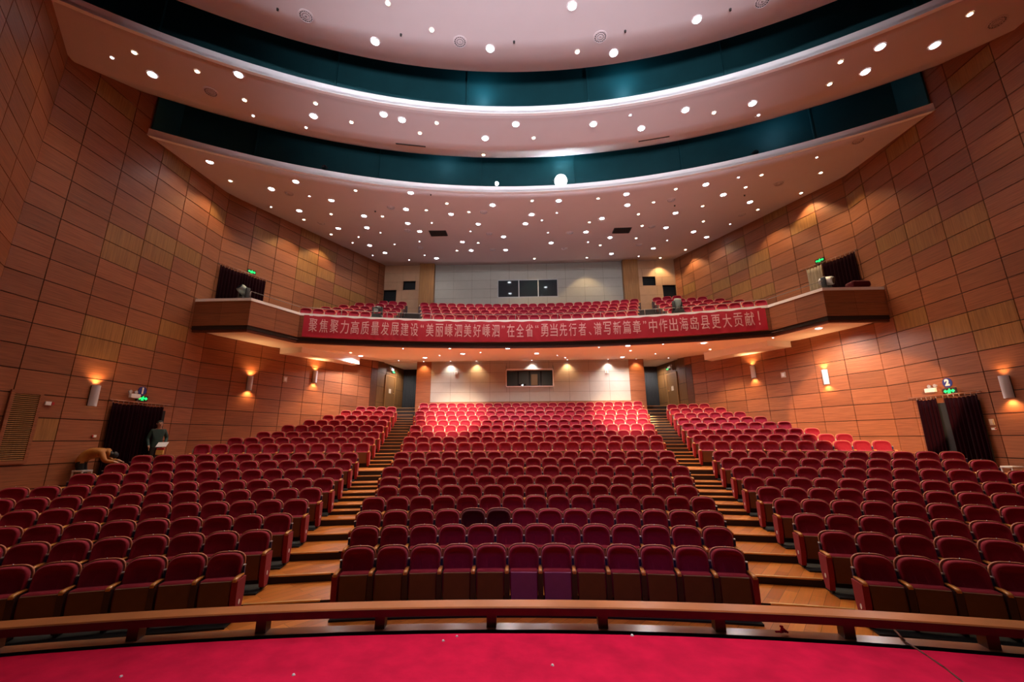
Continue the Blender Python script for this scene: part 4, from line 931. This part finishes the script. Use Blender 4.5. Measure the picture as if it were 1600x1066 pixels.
# scraps on the carpet and a dark cable
for k, ((x, y), l) in enumerate((((-.8, 3.88), 'tiny white paper scrap on the red carpet near the rail, middle'), ((-.9, 3.8), 'tiny white scrap on the carpet, just in front of another scrap'), ((-1.85, 3.28), 'tiny grey scrap on the carpet left of centre'), ((.66, 3.93), 'small crumpled white scrap by the rail, right of centre'),
        ((-.03, 3.45), 'tiny white scrap on the middle of the red carpet'), ((-3.05, 3.23), 'tiny pale scrap alone at the left of the carpet'))):
    mb = MB(); r = .012+.004*(k == 3)
    mb.loft([[(r*cos(a)*(1+.3*sin(3*a+k)), r*sin(a)*(1+.2*cos(5*a)), .002) for a in [2*pi*j/9 for j in range(9)]], [(r*.6*cos(a), r*.7*sin(a), .010) for a in [2*pi*j/9 for j in range(9)]]], 0)
    tag(mb.build('paper_scrap', ['paper'], None, (x, y, 1.119)), l, 'scrap', 'scraps on the stage carpet')
mb = MB(); C_ = [(2.92, 4.1), (2.82, 3.87), (2.78, 3.64), (2.75, 3.48), (2.70, 3.31), (2.69, 3.1), (2.6, 2.7)]
for a, b_ in zip(C_, C_[1:]): mb.tube((a[0], a[1], 1.121), (b_[0], b_[1], 1.121), .007, n=6)
tag(mb.build('cable', ['wood_dark']), 'thin dark red cable running across the carpet at the right', 'cable')
mb = MB(); rng = random.Random(2)
for k in range(5): mb.tube((rng.uniform(-.06, .06), rng.uniform(-.02, .02), .008), (rng.uniform(-.06, .06), rng.uniform(-.02, .02), .02+.01*k), .008, n=6)
tag(mb.build('frayed_tape', ['carpet'], None, (1.92, 4.0, 1.118)), 'small frayed red tape end by the rail, right of centre', 'tape')
# white tables by the side walls
for s, y, l in ((-1, 11.85, 'small white table corner by the left wall next to the bending person'), (1, 12.1, 'white ledge of a small table against the right wall')):
    t = empty('side_table', (s*12.95, y, .944 if s < 0 else .944)); tag(t, l, 'table')
    b = MB(); b.rbox(-.16, .16, -.15, .15, -.025, .025, .01, 0); o = b.build('tabletop', ['white'], t); o.location = (0, 0, .96)
    for lx in (-.14, .14):
        for ly in (-.13, .13): b = MB(); b.box(lx-.015, lx+.015, ly-.015, ly+.015, 0, .94, 0); b.build('leg', ['white'], t)

# ---------------------------------------------------------------- people
def skin_person(name, loc, rz, joints, bones, colour, label, hair=None, face=None):
    """joints: name -> (x, y, z, r); one continuous skinned surface; colour(p) gives the material slot"""
    t = empty(name, loc, rz); tag(t, label, 'person')
    names = list(joints); me = bpy.data.meshes.new('body'); me.from_pydata([joints[k][:3] for k in names], [(names.index(a), names.index(b)) for a, b in bones], [])
    o = bpy.data.objects.new('tmp_body', me); COL.objects.link(o); md = o.modifiers.new('s', 'SKIN'); md.use_smooth_shade = True
    for k, n_ in enumerate(names):
        sv = me.skin_vertices[0].data[k]; r = joints[n_][3]; sv.radius = (r, r if len(joints[n_]) < 5 else joints[n_][4]); sv.use_root = (k == 0)
    s2 = o.modifiers.new('sub', 'SUBSURF'); s2.levels = 2; s2.render_levels = 2
    dg = bpy.context.evaluated_depsgraph_get(); dg.update(); b = bpy.data.meshes.new_from_object(o.evaluated_get(dg)); bpy.data.objects.remove(o); b.name = 'body'; b.materials.clear()
    slots = ['skin', 'jacket_green', 'trousers', 'jacket_orange', 'hair']
    for s in slots: b.materials.append(M[s])
    for f in b.polygons: f.material_index = slots.index(colour(f.center)); f.use_smooth = True
    mo('body', b, t); return t
# standing man with a sheet of paper
J = {'pel': (0, 0, .95, .15, .11), 'waist': (0, 0, 1.12, .145, .105), 'chest': (0, .01, 1.32, .17, .115), 'neckb': (0, .01, 1.46, .075), 'neck': (0, -.005, 1.52, .055), 'headl': (0, -.02, 1.60, .080), 'head': (0, -.01, 1.68, .085), 'top': (0, 0, 1.74, .06),
     'shL': (-.17, .01, 1.42, .07), 'elL': (-.25, .03, 1.14, .055), 'wrL': (-.22, -.10, .93, .038), 'haL': (-.21, -.14, .87, .035), 'shR': (.17, .01, 1.42, .07), 'elR': (.26, .03, 1.15, .055), 'wrR': (.20, -.17, 1.00, .038), 'haR': (.17, -.23, .97, .034),
     'hpL': (-.09, 0, .86, .10), 'knL': (-.10, -.02, .50, .07), 'anL': (-.11, .02, .09, .05), 'ftL': (-.12, -.14, .04, .045), 'hpR': (.09, 0, .86, .10), 'knR': (.10, -.03, .50, .07), 'anR': (.12, .02, .09, .05), 'ftR': (.13, -.14, .04, .045)}
B = [('pel', 'waist'), ('waist', 'chest'), ('chest', 'neckb'), ('neckb', 'neck'), ('neck', 'headl'), ('headl', 'head'), ('head', 'top'), ('chest', 'shL'), ('shL', 'elL'), ('elL', 'wrL'), ('wrL', 'haL'), ('chest', 'shR'), ('shR', 'elR'), ('elR', 'wrR'), ('wrR', 'haR'),
     ('pel', 'hpL'), ('hpL', 'knL'), ('knL', 'anL'), ('anL', 'ftL'), ('pel', 'hpR'), ('hpR', 'knR'), ('knR', 'anR'), ('anR', 'ftR')]
def fingers(J, B, w_, base, d, side, r=.009):
    d = Vector(d).normalized(); side = Vector(side).normalized(); b0 = Vector(base)
    for k, L_ in enumerate((.055, .065, .062, .05)):
        p = b0+side*(.024*(k-1.5)); J['%sf%da' % (w_, k)] = (*p, r); J['%sf%db' % (w_, k)] = (*(p+d*L_*.6), r*.95); q = p+d*L_*.9+Vector((0, 0, -.02)); J['%sf%dc' % (w_, k)] = (*q, r*.85)
        B += [(w_, '%sf%da' % (w_, k)), ('%sf%da' % (w_, k), '%sf%db' % (w_, k)), ('%sf%db' % (w_, k), '%sf%dc' % (w_, k))]
    p = b0-side*.045-d*.03; J[w_+'t'] = (*p, r*1.1); J[w_+'t2'] = (*(p+d*.045-side*.008), r); B += [(w_, w_+'t'), (w_+'t', w_+'t2')]
fingers(J, B, 'haL', (-.205, -.165, .83), (0, -.2, -1), (0, 1, 0)); fingers(J, B, 'haR', (.155, -.265, .955), (-.3, -1, -.2), (1, -.3, 0))
def col1(p):
    if p.z > 1.475: return 'skin'
    if p.z < .93 and p.y < -.115 and p.z > .7: return 'skin'
    if p.y < -.20 and p.z > .85: return 'skin'
    return 'jacket_green' if p.z > .88 or (abs(p.x) > .2 and p.z > .8) else 'trousers'
mp = (-12.86, 14.0, 1.653)
t = skin_person('person', mp, math.radians(52), J, B, col1, 'standing person in a dark green jacket holding white paper before the left door curtain')
mb = MB(); R = []
for f in range(7):
    a = f/6*pi*.52; R.append([(.088*cos(2*pi*k/18)*cos(a)+0, .098*sin(2*pi*k/18)*cos(a)+.014, 1.665+.105*sin(a)) for k in range(18)])
R.insert(0, [(.084*cos(2*pi*k/18), .090*sin(2*pi*k/18)+.022, 1.60+(.06 if sin(2*pi*k/18) < -.1 else 0)) for k in range(18)])
mb.loft(R, 0, True); mb.build('hair', ['hair'], t)
mb = MB()
for x in (-.032, .032): mb.tube((x, -.093, 1.655), (x, -.102, 1.655), .011, .007, n=8)
mb.tube((-.022, -.098, 1.592), (.022, -.098, 1.592), .006, n=6); mb.build('eyes_and_mouth', ['hair'], t)
mb = MB(); mb.tube((0, -.09, 1.645), (0, -.122, 1.618), .010, .014, n=8)
for x in (-.088, .088): mb.tube((x, .0, 1.63), (x, -.004, 1.665), .014, .016, n=8)
mb.build('nose_and_ears', ['skin'], t)
Rz = Matrix.Rotation(math.radians(52), 4, 'Z'); c = Vector(mp)+Rz @ Vector((.10, -.36, .93))
mb = MB(); mb.hexa([(-.15, -.11, 0), (.15, -.11, .01), (.15, .11, .06), (-.15, .11, .05)], [(-.15, -.11, .003), (.15, -.11, .013), (.15, .11, .063), (-.15, .11, .053)]); o = mb.build('paper_sheet', ['paper'], None, c); o.rotation_euler = (.5, 0, math.radians(20)); tag(o, 'white sheet of paper in the hand of the standing person', 'paper')
# bending person in an ochre jacket; local -y is forward
J = {'pel': (0, .30, .86, .15, .13), 'waist': (0, .20, .98, .18, .17), 'mid': (0, .05, 1.06, .21, .19), 'chest': (0, -.12, 1.09, .21, .18), 'neckb': (0, -.26, 1.08, .10), 'neck': (0, -.31, 1.05, .07), 'headl': (0, -.36, 1.00, .08), 'head': (0, -.42, .97, .09), 'top': (0, -.48, .97, .07),
     'shL': (-.17, -.18, 1.05, .085), 'elL': (-.24, -.30, .82, .068), 'wrL': (-.18, -.48, .80, .042), 'haL': (-.16, -.54, .78, .036), 'shR': (.17, -.18, 1.05, .085), 'elR': (.24, -.32, .84, .068), 'wrR': (.16, -.50, .82, .042), 'haR': (.14, -.56, .80, .036),
     'hpL': (-.09, .28, .78, .11), 'knL': (-.10, .18, .45, .075), 'anL': (-.11, .26, .08, .05), 'ftL': (-.12, .12, .04, .045), 'hpR': (.09, .28, .78, .11), 'knR': (.10, .16, .45, .075), 'anR': (.12, .22, .08, .05), 'ftR': (.13, .08, .04, .045)}
B = [('pel', 'waist'), ('waist', 'mid'), ('mid', 'chest'), ('chest', 'neckb'), ('neckb', 'neck'), ('neck', 'headl'), ('headl', 'head'), ('head', 'top'), ('chest', 'shL'), ('shL', 'elL'), ('elL', 'wrL'), ('wrL', 'haL'), ('chest', 'shR'), ('shR', 'elR'), ('elR', 'wrR'), ('wrR', 'haR'),
     ('pel', 'hpL'), ('hpL', 'knL'), ('knL', 'anL'), ('anL', 'ftL'), ('pel', 'hpR'), ('hpR', 'knR'), ('knR', 'anR'), ('anR', 'ftR')]
fingers(J, B, 'haL', (-.155, -.575, .77), (.1, -1, -.2), (1, 0, 0)); fingers(J, B, 'haR', (.135, -.595, .79), (-.1, -1, -.2), (-1, 0, 0))
def col2(p):
    if p.y < -.50 and p.z < .88: return 'skin'
    if p.y < -.325 and p.z > .86 and abs(p.x) < .13: return 'skin' if p.z < .93 else 'hair'
    return 'jacket_orange' if p.z > .80 or p.y < -.1 else 'trousers'
t = skin_person('person', (-12.86, 12.02, 1.34), math.radians(122), J, B, col2, 'person in an ochre padded jacket bending over the seats beside the left door')
mb = MB(); R = []
for f in range(6):
    a = f/5*pi*.5; R.append([(.098*cos(2*pi*k/16)*cos(a), -.42-.10*sin(a)*1.0, .985+.105*sin(2*pi*k/16)*cos(a)) for k in range(16)])
mb.loft(R, 0, True); mb.build('hair', ['hair'], t)
mb = MB(); mb.loft([[(.11*cos(2*pi*k/16), -.22, 1.10+.09*sin(2*pi*k/16)) for k in range(16)], [(.13*cos(2*pi*k/16), -.30, 1.07+.11*sin(2*pi*k/16)) for k in range(16)], [(.10*cos(2*pi*k/16), -.345, 1.04+.09*sin(2*pi*k/16)) for k in range(16)]], 0, True); mb.build('hood', ['jacket_orange'], t)
# operator behind the booth window
J = {'pel': (0, 0, .45, .15, .12), 'waist': (0, 0, .6, .14, .1), 'chest': (0, 0, .80, .17, .11), 'neckb': (0, 0, .94, .07), 'neck': (0, -.01, .99, .05), 'head': (0, -.02, 1.10, .09), 'top': (0, -.01, 1.18, .06), 'shL': (-.17, 0, .90, .065), 'elL': (-.22, -.08, .66, .05), 'wrL': (-.15, -.28, .62, .035), 'shR': (.17, 0, .90, .065), 'elR': (.22, -.08, .66, .05), 'wrR': (.15, -.28, .62, .035),
     'hpL': (-.1, -.1, .45, .09), 'knL': (-.12, -.42, .47, .07), 'anL': (-.12, -.42, .06, .05), 'hpR': (.1, -.1, .45, .09), 'knR': (.12, -.42, .47, .07), 'anR': (.12, -.42, .06, .05)}
B = [('pel', 'waist'), ('waist', 'chest'), ('chest', 'neckb'), ('neckb', 'neck'), ('neck', 'head'), ('head', 'top'), ('chest', 'shL'), ('shL', 'elL'), ('elL', 'wrL'), ('chest', 'shR'), ('shR', 'elR'), ('elR', 'wrR'), ('pel', 'hpL'), ('hpL', 'knL'), ('knL', 'anL'), ('pel', 'hpR'), ('hpR', 'knR'), ('knR', 'anR')]
t = skin_person('person', (.62, 27.1, 5.05), 0, J, B, lambda p: ('hair' if p.z > 1.13 or (p.z > 1.02 and p.y > 0) else 'skin') if p.z > .96 else 'trousers', 'dark-haired person seated inside the lower projection booth window')
mb = MB(); mb.box(.35, .95, 26.85, 27.35, 4.6, 5.4, 0); tag(mb.build('booth_stool', ['blackmetal']), 'dark block seat under the person in the projection booth', 'stool')
mb = MB(); mb.box(-1.4, 1.4, 26.1, 26.7, 5.55, 5.62, 0); mb.box(-1.4, -1.34, 26.1, 26.7, 4.6, 5.55, 0); mb.box(1.34, 1.4, 26.1, 26.7, 4.6, 5.55, 0); tag(mb.build('booth_desk', ['blackmetal']), 'dark desk just inside the lower projection booth window', 'desk')
M['packet'] = mat('yellow_red_foil', (.75, .50, .12), .4, var=.3, scale=25)
t = empty('snack_packet', (-11.87, 13.08, 2.315)); t.rotation_euler = (0, 0, .45); tag(t, 'yellow and red packet propped on the seat backs near the left door', 'packet')
mb = MB(); mb.rbox(-.10, .10, -.03, .03, -.02, .15, .03, 0); mb.build('bag', ['packet'], t)
mb = MB(); mb.rbox(-.09, .11, -.032, .032, .13, .20, .02, 0); mb.build('flap', ['redp'], t)
